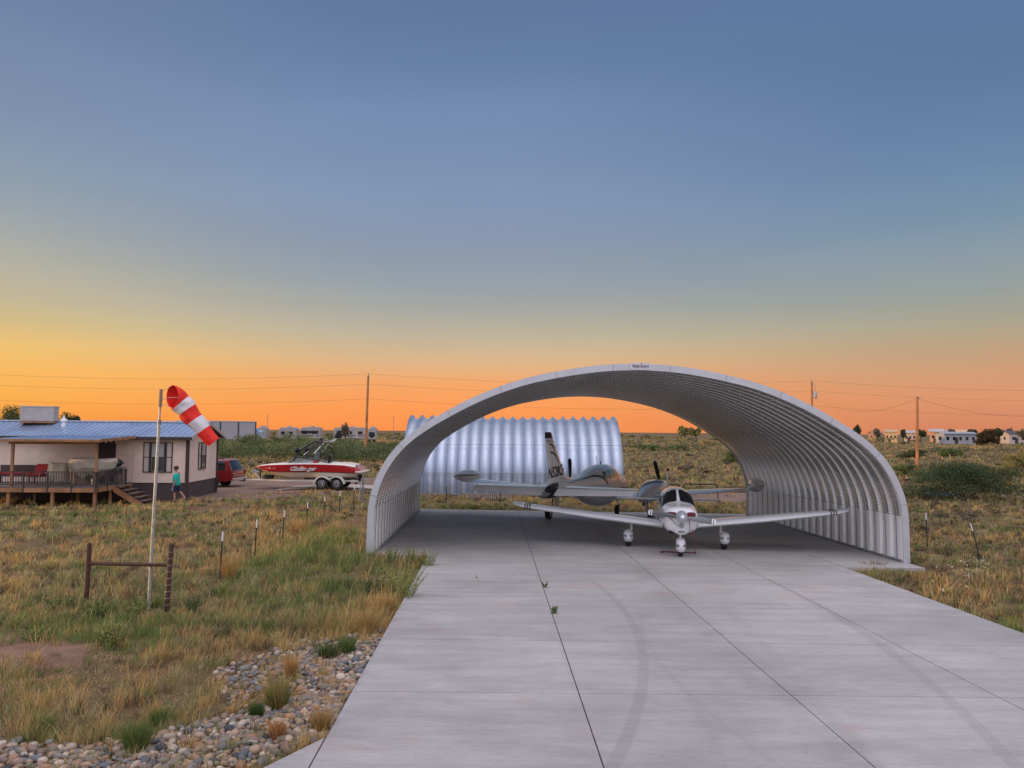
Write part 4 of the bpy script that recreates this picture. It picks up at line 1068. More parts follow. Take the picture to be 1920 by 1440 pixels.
def drape_cover(name, label, cat, x, y, pts, zt, mat, rz=0):
    """cloth cover with a wavy hem: pts = (half x, half y, z, jitter) from hem up"""
    t = FT(name, label, cat, x, y, rz); rings = []; n = 28
    for hx_, hy_, z, j in pts:
        rings.append([(hx_*sgnpow(math.cos(2*math.pi*k/n), .55)*(1+j*math.sin(5*k)), hy_*sgnpow(math.sin(2*math.pi*k/n), .55)*(1+j*math.cos(7*k)), z+j*.6*math.sin(k*2.3)) for k in range(n)])
    obj('cloth', MB().loft(rings, True, True), mat, t, smooth=50)
    return t
t = drape_cover('covered_chair', 'high backed patio chair under a tan canvas cover', 'covered chair', -4.92, -2.6, [(.36, .32, .22, .06), (.36, .33, .5, .03), (.34, .31, .80, .02), (.33, .18, 1.0, .02), (.33, .10, 1.04, .02)], 1, M['canvas'])
mb = MB(); mb.add([(-.36, -.3, .15), (-.42, -.3, .5), (-.46, -.1, 1.12), (-.30, -.1, 1.10), (-.28, -.3, .5), (-.36, -.26, .15), (-.42, -.2, .5), (-.46, .0, 1.12), (-.30, .0, 1.10), (-.28, -.2, .5)],
                  [(0, 1, 2, 3, 4), (9, 8, 7, 6, 5), (0, 5, 6, 1), (1, 6, 7, 2), (2, 7, 8, 3), (3, 8, 9, 4), (4, 9, 5, 0)])
obj('loose_flap', mb, M['canvas2'], t)
for x in (-.25, .25):
    for y in (-.22, .22): obj('leg', MB().tube([(x, y, .3), (x, y, 0)], .015, 6), M['black'], t)
t = thing('covered_table', 'round patio table under a big pale canvas cover with folded sides', 'covered table', HP(-3.62, -2.1, DZ+.001), HZ)
n = 36; rings = []
for rx, ry, z, j in ((.42, .4, .38, .12), (.60, .55, .52, .10), (.95, .75, .80, .05), (1.05, .8, 1.12, .03), (1.0, .7, 1.24, .02), (.5, .35, 1.20, .01)):
    rings.append([(rx*math.cos(2*math.pi*k/n)*(1+j*math.sin(4*2*math.pi*k/n)), ry*math.sin(2*math.pi*k/n)*(1+j*math.cos(5*2*math.pi*k/n)), z+j*math.sin(3*2*math.pi*k/n)) for k in range(n)])
obj('cloth', MB().loft(rings), M['canvas2'], t, smooth=25)
obj('pedestal', MB().tube([(0, 0, 0), (0, 0, .6)], .06, 10), M['steelgrey'], t)
for q in range(4): obj('table_foot', MB().tube([(0, 0, .1), (.45*math.cos(q*1.57+.6), .45*math.sin(q*1.57+.6), .03)], .022, 6), M['steelgrey'], t)
t = drape_cover('covered_box', 'low tan canvas covered storage box between the covered chair and table', 'covered box', -4.45, -1.5, [(.34, .3, .02, .02), (.34, .3, .5, .02), (.3, .27, .62, .02), (.2, .2, .66, .02)], 1, M['canvas'])
t = FT('barbecue_grill', 'black kettle style barbecue on a grey cart near the dark door', 'grill', -2.98, -1.2)
obj('lid', MB().lathe([(.02, .98+.22), (.15, .98+.20), (.26, .98+.12), (.31, .98), (.30, .95), (.22, .84), (.05, .80)], 24), M['black'], t, smooth=50)
obj('handle', MB().tube([(.28, 0, 1.0), (.42, 0, 1.0)], .02, 6), M['black'], t); obj('cart', MB().span((-.42, -.22, .42), (.16, .24, .80)), M['steelgrey'], t, bevel=.01)
for x in (-.38, .2):
    for y in (-.2, .2): obj('leg', MB().tube([(x, y, .8), (x, y, 0)], .016, 6), M['steelgrey'], t)
obj('side_shelf', MB().span((.17, -.2, .76), (.45, .2, .79)), M['steelgrey'], t)

# ------------------------------------------------------------------ person walking past the house corner
def skinned(name, chains, mat, parent, sub=1, smooth=True):
    """chains: lists of (x, y, z, r[, r2]); a chain may begin with an index name already used"""
    vs, es, rs, names = [], [], [], {}
    for ch in chains:
        prev = None
        for e in ch:
            if isinstance(e, str): prev = names[e]; continue
            nm = e[5] if len(e) > 5 else None
            vs.append(e[:3]); rs.append((e[3], e[4] if len(e) > 4 else e[3])); i = len(vs)-1
            if nm: names[nm] = i
            if prev is not None: es.append((prev, i))
            prev = i
    me = bpy.data.meshes.new(name); me.from_pydata(vs, es, []); o = bpy.data.objects.new(name, me); COL.objects.link(o)
    md = o.modifiers.new('s', 'SKIN'); md.use_smooth_shade = True
    for i, rr in enumerate(rs): me.skin_vertices[0].data[i].radius = rr
    me.skin_vertices[0].data[0].use_root = True
    sd_ = o.modifiers.new('d', 'SUBSURF'); sd_.levels = sub; sd_.render_levels = sub
    bpy.context.view_layer.update()
    nm_ = bpy.data.meshes.new_from_object(o.evaluated_get(bpy.context.evaluated_depsgraph_get()))
    bpy.data.objects.remove(o); nm_.materials.clear(); nm_.materials.append(mat); nm_.name = name; nm_.shade_smooth()
    q = bpy.data.objects.new(name, nm_); COL.objects.link(q); q.parent = parent
    return q
pb_ = P(330, 942.5)
per = thing('person', 'person in teal shirt, black cap and dark shorts walking beside the house', 'person', pb_, -YAW)
# local: -x is the walking direction, +z up. Front leg straight below, rear leg trailing to +x
body = [
    [(0.02, 0, .93, .135, .15, 'pel'), (0.0, 0, 1.08, .145, .16), (-.02, 0, 1.26, .145, .175, 'chest'), (-.02, 0, 1.40, .10, .16, 'neckb'), (-.03, 0, 1.49, .055, .055), (-.035, 0, 1.55, .055, .06, 'nk')],
    ['pel', (-.01, -.09, .86, .092), (-.07, -.095, .50, .06), (-.045, -.095, .42, .056), (-.03, -.095, .10, .036), (-.035, -.095, .045, .036), (-.14, -.10, .03, .030)],
    ['pel', (.03, .09, .86, .092), (.13, .095, .52, .06), (.20, .095, .46, .055), (.40, .095, .20, .038), (.42, .095, .13, .036), (.34, .10, .035, .028)],
    ['neckb', (-.0, -.19, 1.385, .06), (.06, -.225, 1.12, .044), (.05, -.235, 1.04, .04), (-.04, -.245, .86, .030), (-.06, -.245, .80, .032), (-.085, -.243, .74, .022)],
    ['neckb', (-.0, .19, 1.385, .06), (-.02, .225, 1.12, .044), (-.06, .235, 1.05, .04), (-.16, .225, .88, .030), (-.19, .22, .83, .032), (-.215, .215, .77, .022)]]
bodyo = skinned('body', body, M['skin'], per, 2)
Hd = Body([(-.155, 0, .01, .01, .01, 2)]) if False else None
def head(cx, cy, cz):
    mb = MB(); rings = []; n = 20
    # rings stacked in z, x forward is -x
    for z, rx, ry, ox in ((-.125, .03, .03, -.035), (-.11, .055, .045, -.03), (-.07, .082, .062, -.012), (-.03, .095, .070, -.0), (.02, .102, .076, .005), (.06, .098, .076, .008), (.095, .078, .062, .010), (.118, .04, .035, .01), (.124, .01, .01, .01)):
        rings.append([(cx+ox+rx*math.cos(2*math.pi*k/n)-(.016 if (k == n//2 and -.05 < z < .03) else 0), cy+ry*math.sin(2*math.pi*k/n), cz+z) for k in range(n)])
    mb.loft(rings)
    mb.lathe([(.004, -.02), (.016, -.012), (.02, 0), (.016, .012), (.004, .02)], 8, (cx-.10, cy, cz-.02), AX['x'])       # nose
    for s in (-1, 1): mb.lathe([(.005, -.008), (.026, 0), (.005, .008)], 8, (cx+.012, cy+s*.078, cz-.01), AX['y'])        # ears
    return mb
obj('head', head(-.045, 0, 1.645), M['skin'], per, smooth=60)
obj('hair', MB().lathe([(.088, -.03), (.100, .0), (.104, .03), (.095, .05)], 18, (-.028, 0, 1.655)), M['brown'], per, smooth=60)
obj('eyebrows', MB().span((-.147, -.05, 1.668), (-.139, .05, 1.676)), M['brown'], per)
cap = obj('cap', MB().lathe([(.108, .0), (.110, .035), (.100, .07), (.07, .10), (.02, .112), (.004, .112)], 20, (-.035, 0, 1.675)), M['black'], per, smooth=60)
obj('cap_brim', MB().loft([[(-.12, -.07, 1.683), (-.12, .07, 1.683), (-.12, .07, 1.693), (-.12, -.07, 1.693)], [(-.19, -.055, 1.676), (-.19, .055, 1.676), (-.19, .055, 1.684), (-.19, -.055, 1.684)], [(-.225, -.03, 1.670), (-.225, .03, 1.670), (-.225, .03, 1.677), (-.225, -.03, 1.677)]]), M['black'], cap, smooth=60)
def ering(cx, cy, z, rx, ry, n=20, tx=0): return [(cx+rx*math.cos(2*math.pi*k/n), cy+ry*math.sin(2*math.pi*k/n), z+tx*math.cos(2*math.pi*k/n)) for k in range(n)]
mb = MB(); mb.loft([ering(.015, 0, .86, .150, .178), ering(.01, 0, .90, .168, .188), ering(-.015, 0, 1.02, .182, .190), ering(-.02, 0, 1.14, .172, .190), ering(-.015, 0, 1.27, .150, .200), ering(-.01, 0, 1.36, .125, .205), ering(-.01, 0, 1.41, .105, .175), ering(-.012, 0, 1.45, .082, .105), ering(-.02, 0, 1.475, .066, .072)])
for s_ in (-1, 1):
    xe = .05 if s_ < 0 else -.015
    mb.tube([(-.01, s_*.150, 1.385), (0, s_*.195, 1.355), (xe*.5, s_*.225, 1.25), (xe, s_*.232, 1.13)], [.068, .074, .068, .064], 14)
obj('shirt', mb, M['teal'], per, smooth=60)
mb = MB(); mb.loft([ering(.02, 0, .74, .120, .150), ering(.02, 0, .80, .140, .172), ering(.02, 0, .92, .148, .172), ering(.02, 0, .95, .140, .165)])
mb.tube([(-.005, -.088, .84), (-.035, -.095, .72), (-.062, -.098, .60), (-.07, -.098, .54)], [.098, .106, .104, .106], 16)
mb.tube([(.03, .088, .84), (.065, .095, .72), (.10, .098, .62), (.125, .098, .56)], [.098, .106, .104, .106], 16)
obj('shorts', mb, M['navy'], per, smooth=60)
skinned('cloth_panel', [[(-.09, -.165, .84, .06, .03), (-.11, -.185, .70, .065, .03), (-.12, -.19, .56, .06, .03)]], M['lightpatch'], per, 1)
for cx, cy, cz, tl in ((-.07, -.098, .03, 0), (.40, .098, .10, R(-40))):
    mbx = MB(); Mx = Matrix.Rotation(tl, 3, 'Y'); rings = []
    for u, hw, h0, h1 in ((-.15, .03, -.03, .015), (-.10, .045, -.03, .035), (0, .042, -.03, .055), (.08, .038, -.03, .065), (.11, .025, -.03, .05)):
        rings.append([Vector((cx, cy, cz))+Mx @ Vector((u, hw*a, b)) for a, b in ((-1, h0), (1, h0), (.8, h1), (-.8, h1))])
    obj('shoe', mbx.loft(rings), M['black'], per, smooth=50)

# ------------------------------------------------------------------ sport utility vehicle
sb_ = P(397, 915.5)
suv = thing('sport_utility_vehicle', 'dark red sport utility vehicle with roof rack parked behind the house', 'car', sb_, R(176)-YAW*1)
# local: +x forward (points left in the picture), origin at near rear wheel contact, near side is +y?  (rotated 180)
def suv_side(x0=-1.2, x1=3.6):
    secs = []
    return secs
WY = 1.9   # body spans y from -.05 (near, +y side after rotation is away) handled below
def car_loft(profile_pts, ys_in):
    return None
# near side plane is y=0, far side y=-1.95 (root is turned by about 180 degrees)
low = [(-1.22, .52), (-1.28, .75), (-1.26, 1.02), (-1.22, 1.08), (3.5, 1.08), (3.9, .95), (3.95, .55), (3.6, .42), (-.9, .42)]
mb = MB()
mb.loft([[(x*.985, y, z) for x, z in low] if y in (.02, -1.97) else [(x, y, z) for x, z in low] for y in (.02, -.05, -1.90, -1.97)])
bodyc = obj('body', mb, M['carred'], suv, smooth=30)
def cabin(zlist):
    rings = []
    for z, xr, xf, iny in zlist:
        rings.append([(xr, -.02-iny, z), (xf, -.02-iny, z), (xf+.12, -.35, z), (xf+.12, -1.6, z), (xf, -1.93+iny, z), (xr, -1.93+iny, z), (xr-.05, -1.5, z), (xr-.05, -.45, z)])
    return MB().loft(rings)
obj('cabin', cabin([(1.08, -1.16, 2.4, .03), (1.45, -.98, 2.0, .10), (1.66, -.80, 1.7, .16)]), M['glass'], bodyc, smooth=30)
obj('roof_panel', cabin([(1.655, -.86, 1.72, .13), (1.72, -.80, 1.6, .17), (1.76, -.62, 1.45, .28)]), M['carred'], bodyc, smooth=40)
for xa, xb in ((-1.02, -.80), (.15, .25), (1.15, 1.25)):
    mb = MB(); mb.loft([[(xa, .006-.05, 1.07), (xb, .006-.05, 1.07), (xb, -.03-.05, 1.07), (xa, -.03-.05, 1.07)], [(xa+.10, -.15, 1.67), (xb+.08, -.15, 1.67), (xb+.08, -.19, 1.67), (xa+.10, -.19, 1.67)]])
    obj('pillar', mb, M['carred'], bodyc)
mb = MB(); mb.loft([[(-1.19, y, 1.07) for y in (-.02, -.16)]+[(-1.12, y, 1.07) for y in (-.16, -.02)], [(-.93, y, 1.66) for y in (-.14, -.24)]+[(-.86, y, 1.66) for y in (-.24, -.14)]])
obj('pillar', mb, M['carred'], bodyc)
for y in (-.25, -1.7):
    obj('roof_rack', MB().tube([(-.6, y, 1.74), (-.55, y, 1.80), (1.3, y, 1.80), (1.35, y, 1.74)], .018, 6), M['black'], suv)
for x in (-.2, .9): obj('roof_rack', MB().tube([(x, -.25, 1.80), (x, -1.7, 1.80)], .016, 6), M['black'], suv)
for y in (-.11, -1.84):
    obj('tail_light', MB().box((-1.27, y, .93), (.05, .15, .30)), M['maroon'], suv, bevel=.01)
obj('reversing_light', MB().box((-1.298, -.11, .90), (.01, .13, .05)), M['white'], suv)
obj('bumper', MB().box((-1.32, -.975, .52), (.16, 1.9, .20)), M['alu'], suv, bevel=.03)
obj('chrome_strip', MB().box((-1.29, -.975, .77), (.02, 1.5, .045)), M['alu'], suv)
obj('license_plate', MB().box((-1.405, -.975, .53), (.01, .32, .14)), M['shutter'], suv)
obj('rear_wiper', MB().tube([(-1.2, -.9, 1.13), (-1.12, -.6, 1.32)], .01, 5), M['black'], suv)
mb = MB(); mb.tube([(.44*math.cos(a), .035, .38+.44*math.sin(a)) for a in [math.pi*k/14 for k in range(15)]], .045, 6); obj('wheel_arch', mb, M['black'], suv)
for x in (0, 2.95): obj('wheel_well', MB().lathe([(.44, .018), (.44, .026), (.01, .026)], 26, (x, 0, .38), Matrix(((1, 0, 0), (0, 0, 1), (0, 1, 0)))), M['black'], suv)
for x, y in ((0, -.075), (0, -1.87), (2.95, -.075), (2.95, -1.87)):
    w_ = obj('wheel', MB().lathe([(.2, -.12), (.31, -.13), (.365, -.11), (.38, -.06), (.38, .06), (.365, .11), (.31, .13), (.2, .12)], 28, (x, y, .38), Matrix(((1, 0, 0), (0, 0, 1), (0, -1, 0)))), M['rubber'], suv, smooth=40)
    obj('rim', MB().lathe([(.02, .14 if y > -1 else -.14), (.10, .15 if y > -1 else -.15), (.20, .145 if y > -1 else -.145), (.225, .12 if y > -1 else -.12)], 20, (x, y, .38), Matrix(((1, 0, 0), (0, 0, 1), (0, -1, 0))) if False else Matrix(((1, 0, 0), (0, 0, 1), (0, 1, 0)))), M['alu'], w_, smooth=40)
obj('tow_hitch', MB().tube([(-1.3, -.975, .42), (-1.62, -.975, .40), (-1.64, -.975, .48)], .03, 8), M['black'], suv)
obj('wing_mirror', MB().box((1.75, .12, 1.12), (.12, .2, .2)), M['black'], suv, bevel=.03)

# ------------------------------------------------------------------ boat on its trailer
tb = P(617, 920.5)
TW = 2.35
pxx = 45.7/FPX
def bx_(px): return (px-617)*pxx
def bxc(px): return (px-617)*pxx-.38
tr = thing('boat_trailer', 'white twin axle boat trailer standing on the pale concrete pad', 'trailer', tb+Vector((0, 0, .07)), -YAW)
for y in (0.35, TW-.35):
    obj('frame_rail', MB().tube([(bxc(474), TW/2+(y-TW/2)*.10, .50), (bxc(545), y, .50), (bx_(668), y, .50)], .055, 4), M['gelwhite'], tr)
for x in (-1.6, -.45, .45, 1.5): obj('cross_member', MB().box((x, TW/2, .46), (.07, TW-.7, .07)), M['gelwhite'], tr)
obj('tongue', MB().tube([(bxc(461), TW/2, .47), (bxc(480), TW/2, .50)], .055, 4), M['gelwhite'], tr)
obj('coupler', MB().tube([(bxc(457.5), TW/2, .45), (bxc(462), TW/2, .48)], .06, 8), M['black'], tr)
ws_ = obj('winch_stand', MB().tube([(bxc(488), TW/2, .5), (bxc(476), TW/2, 1.0)], .05, 6), M['gelwhite'], tr)
obj('winch_arm', MB().tube([(bxc(474), TW/2-.05, 1.02), (bxc(489), TW/2, .95)], .045, 6), M['gelwhite'], ws_)
obj('winch', MB().lathe([(.09, -.1), (.1, -.06), (.05, -.05), (.05, .05), (.1, .06), (.09, .1)], 14, (bxc(477), TW/2, 1.03), Matrix(((1, 0, 0), (0, 0, 1), (0, 1, 0)))), M['galvpole'], ws_, smooth=40)
obj('jack', MB().tube([(bxc(490), TW/2-.1, 1.1), (bxc(490), TW/2-.1, .6)], [.05, .03], 8), M['black'], tr)
for zx, y in ((-.45, -.02), (.44, -.02), (-.45, TW+.02), (.44, TW+.02)):
    MX = Matrix(((1, 0, 0), (0, 0, 1), (0, 1, 0))); sg = -1 if y < 1 else 1
    w_ = obj('wheel', MB().lathe([(.19, -.10), (.27, -.115), (.33, -.10), (.348, -.05), (.348, .05), (.33, .10), (.27, .115), (.19, .10)], 30, (zx, y+.08*(-sg), .35), MX), M['rubber'], tr, smooth=40)
    rm = MB(); rm.lathe([(.205, sg*.04), (.21, sg*.10), (.19, sg*.105), (.17, sg*.08), (.165, sg*.03)], 26, (zx, y+.08*(-sg), .35), MX, cap=False)
    for k in range(7):
        a = 2*math.pi*k/7; c = Vector((zx, y+.08*(-sg)+sg*.085, .35)); d_ = Vector((math.cos(a), 0, math.sin(a)))
        rm.tube([c+d_*.05, c+d_*.18], [.030, .022], 6)
    obj('rim', rm, M['alu'], w_, smooth=30)
    obj('hub_cap', MB().lathe([(.05, 0), (.05, sg*.10), (.03, sg*.115), (.005, sg*.115)], 12, (zx, y+.08*(-sg), .35), MX), M['black'], w_)
for y0, y1 in ((-.13, .24), (TW-.24, TW+.13)):
    pts = [(-.90, .40)]+[(-.45+.45*math.cos(a), .36+.40*math.sin(a)) for a in [math.pi*(1-k/12)*.93+.1 for k in range(0, 11)]]
    top_ = [(-.93, .38), (-.86, .55), (-.74, .70), (-.58, .79), (-.42, .81), (-.26, .77), (-.12, .69), (0, .645), (.12, .69), (.26, .77), (.42, .81), (.58, .79), (.74, .70), (.86, .55), (.93, .38)]
    rings = [[(x, y0, z), (x, y1, z), (x*.975, y1, z-.035), (x*.975, y0, z-.035)] for x, z in top_]
    f_o = obj('fender', MB().loft(rings), M['gelwhite'], tr, smooth=40)
    lipy = y0 if y0 < 0 else y1
    obj('fender_lip', MB().loft([[(x, lipy-.006, z+.004), (x, lipy+.006, z+.004), (x*.94, lipy+.006, z-.07), (x*.94, lipy-.006, z-.07)] for x, z in top_]), M['gelwhite'], f_o, smooth=40)
obj('axle', MB().tube([(-.45, .1, .35), (-.45, TW-.1, .35)], .03, 8), M['black'], tr); obj('axle', MB().tube([(.44, .1, .35), (.44, TW-.1, .35)], .03, 8), M['black'], tr)
for y in (.45, TW-.45): obj('bunk', MB().box((-.1, y, .62), (3.0, .1, .09)), M['black'], tr)
obj('rear_bracket', MB().box((bx_(663), .5, .42), (.10, .08, .28)), M['rust'], tr)
sp0 = obj('spare_wheel', MB().lathe([(.19, -.09), (.27, -.10), (.33, -.09), (.345, -.04), (.345, .04), (.33, .09), (.27, .10), (.19, .09)], 28, (bxc(507), TW/2-.25, .68)), M['rubber'], tr, smooth=40)
obj('spare_bracket', MB().tube([(bxc(507), TW/2-.25, .5), (bxc(507), TW/2-.25, .68)], .04, 8), M['steelgrey'], tr)

bo = thing('motorboat', 'red and cream motorboat with black wakeboard tower resting on the trailer', 'motorboat', tb+Vector((-.38*math.cos(YAW), .38*math.sin(YAW), .07)), -YAW)
# stations from bow (x small) to transom; y measured from centre line
yc = TW/2
def zpx(py, px=600, off=0): return 3.59-(py-(803.6+px*.0061))*45.7/FPX-.07-tb.z
ST = []   # x, keel z, chine half width, chine z, stripe-bottom half width, stripe z, gunwale half width, gunwale z, deck z
for px, kz, cw, cz, bw, bz, gw, gzt, dz_ in (
    (482.3, 879.3, .01, 879.2, .012, 879, .02, 878.3, 878), (487, 881.5, .07, 880.6, .16, 880.4, .26, 876.8, 876), (495, 885.6, .20, 883.6, .42, 883.2, .56, 875.4, 874.2),
    (510, 892.5, .42, 888.2, .72, 885.0, .86, 873.8, 872.0), (530, 898.4, .66, 892.2, .95, 885.6, 1.08, 872.7, 870.6), (552, 901.2, .84, 894.2, 1.07, 885.8, 1.18, 872.0, 869.8),
    (580, 902.4, .95, 894.8, 1.13, 885.6, 1.21, 871.4, 869.5), (620, 902.6, .99, 894.9, 1.15, 886.0, 1.21, 871.8, 869.6), (655, 902.4, .98, 894.6, 1.13, 887.2, 1.17, 873.4, 870.4), (676, 902.2, .96, 894.2, 1.09, 888.0, 1.05, 877.0, 874)):
    z = lambda q: zpx(q, px)
    ST.append((bx_(px), z(kz), cw, z(cz), bw, z(bz), gw, z(gzt), z(dz_)))
def hull_part(sel, mat, name, parent=bo, cap=False, sm=40):
    mb = MB()
    for s in (-1, 1):
        rings = [[(a[0], yc+s*w, z_) for w, z_ in sel(a)] for a in ST]
        mb.loft(rings, closed=False)
    return obj(name, mb, mat, parent, smooth=sm)
hl = hull_part(lambda a: [(0, a[1]), (a[2]*.5, a[1]*.55+a[3]*.45-.02), (a[2], a[3]), (a[2]+.02, a[3]+.03), (a[4], a[5])], M['cream'], 'hull')
hull_part(lambda a: [(a[4]+.004, a[5]), (a[4]*.5+a[6]*.5+.02, a[5]*.5+a[7]*.5), (a[6]+.004, a[7])], M['red'], 'red_side')
hull_part(lambda a: [(a[6]+.004, a[7]), (a[6]*.93, a[8]), (a[6]*.7, a[8]+.015), (0 if a[0] < bx_(555) or a[0] > bx_(650) else a[6]*.68, a[8]+.02 if a[0] < bx_(555) or a[0] > bx_(650) else a[8]-.06)], M['gelwhite'], 'deck_moulding')
mb = MB(); rings = [[(a[0], yc+s*(a[4]+.012), a[5]+dz2) for dz2 in (-.02, .02)] for s in (1,) for a in ST]
for s in (-1, 1): mb.loft([[(a[0], yc+s*(a[4]+.012), a[5]-.018), (a[0], yc+s*(a[4]+.014), a[5]+.018)] for a in ST], closed=False)
obj('boot_stripe', mb, M['black'], hl)
a = ST[-1]; mb = MB(); mb.add([(a[0], yc, a[1]), (a[0], yc+a[2], a[3]), (a[0], yc+a[4], a[5]), (a[0], yc+a[6], a[7]), (a[0], yc, a[8]+.02), (a[0], yc-a[6], a[7]), (a[0], yc-a[4], a[5]), (a[0], yc-a[2], a[3])], [tuple(range(8))])
obj('transom', mb, M['gelwhite'], bo)
mb = MB(); mb.loft([[(bx_(650), yc+w, zpx(872, 650)) for w in (-1.08, 1.08)]+[(bx_(650), yc+w, zpx(888, 650)) for w in (1.12, -1.12)], [(bx_(668), yc+w, zpx(873, 668)) for w in (-1.0, 1.0)]+[(bx_(668), yc+w, zpx(888, 668)) for w in (1.1, -1.1)],
                    [(bx_(680), yc+w, zpx(878, 680)) for w in (-.9, .9)]+[(bx_(682), yc+w, zpx(888, 680)) for w in (1.0, -1.0)], [(bx_(685), yc+w, zpx(884, 685)) for w in (-.85, .85)]+[(bx_(686), yc+w, zpx(888, 685)) for w in (.95, -.95)]])
obj('engine_hatch', mb, M['red'], bo, smooth=40)
obj('swim_platform', MB().span((bx_(672), yc-1.05, zpx(887.5, 680)), (bx_(691), yc+1.05, zpx(884.5, 690))), M['gelwhite'], bo, bevel=.02)
obj('outdrive', MB().prism([(bx_(676), .85), (bx_(684), .85), (bx_(682), .45), (bx_(677), .40), (bx_(674), .6)], yc-.1, yc+.1, 'xz'), M['black'], bo)
obj('rudder', MB().prism([(bx_(670), .55), (bx_(676), .52), (bx_(672), .22)], yc-.02, yc+.02, 'xz'), M['steelgrey'], bo)
# windshield
for s in (-1, 1):
    g_ = MB(); g_.add([(bx_(552), yc+s*1.02, zpx(870, 552)), (bx_(566), yc+s*.98, zpx(859.5, 566)), (bx_(598), yc+s*1.02, zpx(862.5, 598)), (bx_(603), yc+s*1.08, zpx(869, 603))], [(0, 1, 2, 3)])
    gl = obj('windshield_glass', g_, material('tinted clear glass', (.25, .29, .28), .08, alpha=.55), bo)
    obj('windshield_frame', MB().tube([(bx_(550), yc+s*1.03, zpx(871, 552)), (bx_(565), yc+s*.98, zpx(859, 566)), (bx_(572), yc+s*.98, zpx(859, 572)), (bx_(600), yc+s*1.03, zpx(863, 598)), (bx_(622), yc+s*1.09, zpx(868, 622)), (bx_(630), yc+s*1.1, zpx(870, 630))], .028, 6), M['black'], bo)
obj('windshield_glass', MB().add([(bx_(543), yc-.9, zpx(870, 543)), (bx_(563), yc-.85, zpx(858, 566)), (bx_(563), yc+.85, zpx(858, 566)), (bx_(543), yc+.9, zpx(870, 543))], [(0, 1, 2, 3)]), material('pale clear glass', (.45, .45, .42), .08, alpha=.6), bo)
# tower
tw = []
for s in (-1, 1):
    y = yc+s*1.08; yt = yc+s*.62
    obj('tower_tube', MB().tube([(bx_(560), y, zpx(866, 560)), (bx_(568), yc+s*1.0, zpx(851, 568)), (bx_(585), yc+s*.85, zpx(836, 585)), (bx_(598), yt, zpx(829.5, 598)), (bx_(612), yt, zpx(829, 612))], .055, 8), M['black'], bo, smooth=40)
    obj('tower_tube', MB().tube([(bx_(582), y, zpx(860, 582)), (bx_(590), yc+s*.95, zpx(846, 590)), (bx_(600), yc+s*.8, zpx(836, 600)), (bx_(610), yt, zpx(829, 610))], .045, 8), M['black'], bo, smooth=40)
    obj('tower_tube', MB().tube([(bx_(622), y, zpx(864, 622)), (bx_(618), yc+s*1.0, zpx(846, 618)), (bx_(611), yc+s*.8, zpx(840, 611)), (bx_(606), yt, zpx(829, 606))], .045, 8), M['black'], bo, smooth=40)
    obj('tower_brace', MB().tube([(bx_(578), yc+s*.95, zpx(855, 578)), (bx_(606), yt, zpx(832, 606))], .022, 6), M['alu'], bo)
    obj('tower_brace', MB().tube([(bx_(598), yc+s*1.0, zpx(852, 598)), (bx_(612), yt, zpx(834, 612))], .022, 6), M['alu'], bo)
    obj('board_rack', MB().tube([(bx_(610), yt, zpx(829.5, 610)), (bx_(623), yt+s*.3, zpx(829, 623))], .02, 6), M['alu'], bo)
    for j in range(3): obj('board_rack', MB().tube([(bx_(614+3*j), yt+s*.2, zpx(832, 614)), (bx_(619+2.5*j), yt+s*.55, zpx(824.5, 619))], .014, 5), M['alu'], bo)
    sp_b = (bx_(567), yc+s*1.0, zpx(845.5, 567))
    obj('speaker', MB().lathe([(.06, -.16), (.12, -.14), (.14, 0), (.15, .12), (.13, .13)], 16, sp_b, Matrix.Rotation(R(55), 3, 'Y')), M['black'], bo, smooth=40)
obj('tower_crossbar', MB().tube([(bx_(606), yc-.64, zpx(829, 606)), (bx_(606), yc+.64, zpx(829, 606))], .04, 8), M['black'], bo, smooth=40)
obj('tow_light', MB().box((bx_(605), yc-.2, zpx(825.5, 605)), (.16, .22, .14)), M['black'], bo, bevel=.03)
obj('seat', MB().box((bx_(601.5), yc-.75, zpx(859, 601)), (.24, .45, .62)), material('grey green seat vinyl', (.10, .14, .13), .5), bo, bevel=.06)
obj('seat', MB().box((bx_(620.5), yc+.1, zpx(863, 620)), (.22, .5, .5)), M['black'], bo, bevel=.05)
obj('wakeboard_bag', MB().box((bx_(601.5), yc-1.02, zpx(869, 601)), (.26, .2, .30)), M['red'], bo, bevel=.05)
obj('grab_rail', MB().tube([(bx_(628), yc-1.0, zpx(869.5, 628)), (bx_(632), yc-.98, zpx(867.5, 632)), (bx_(640), yc-.98, zpx(867.5, 640)), (bx_(646), yc-1.0, zpx(870, 646))], .012, 6), M['alu'], bo)
# name on the near side
lettering('Challenger', .31, M['gelwhite'], bo, (bx_(579), yc-1.212, zpx(880, 579)), (1, 0, -.0), (0, .12, 1), bold=.020, shear=.35, sx=1.1)
lettering('Challenger', .31, M['maroon'], bo, (bx_(579), yc-1.222, zpx(880, 579)), (1, 0, -.0), (0, .12, 1), bold=-.004, shear=.35, sx=1.1)
for i, wd in enumerate((.10, .06, .30, .06, .08)):
    obj('registration_mark', MB().box((bx_(508.5)+i*.17-(.1 if i > 1 else 0)+(.06 if i == 3 else 0), yc-.93+.0-i*.035, zpx(879, 510)), (wd*.5, .012, .05), Matrix.Rotation(-R(14), 3, 'Z')), M['gelwhite'], bo)

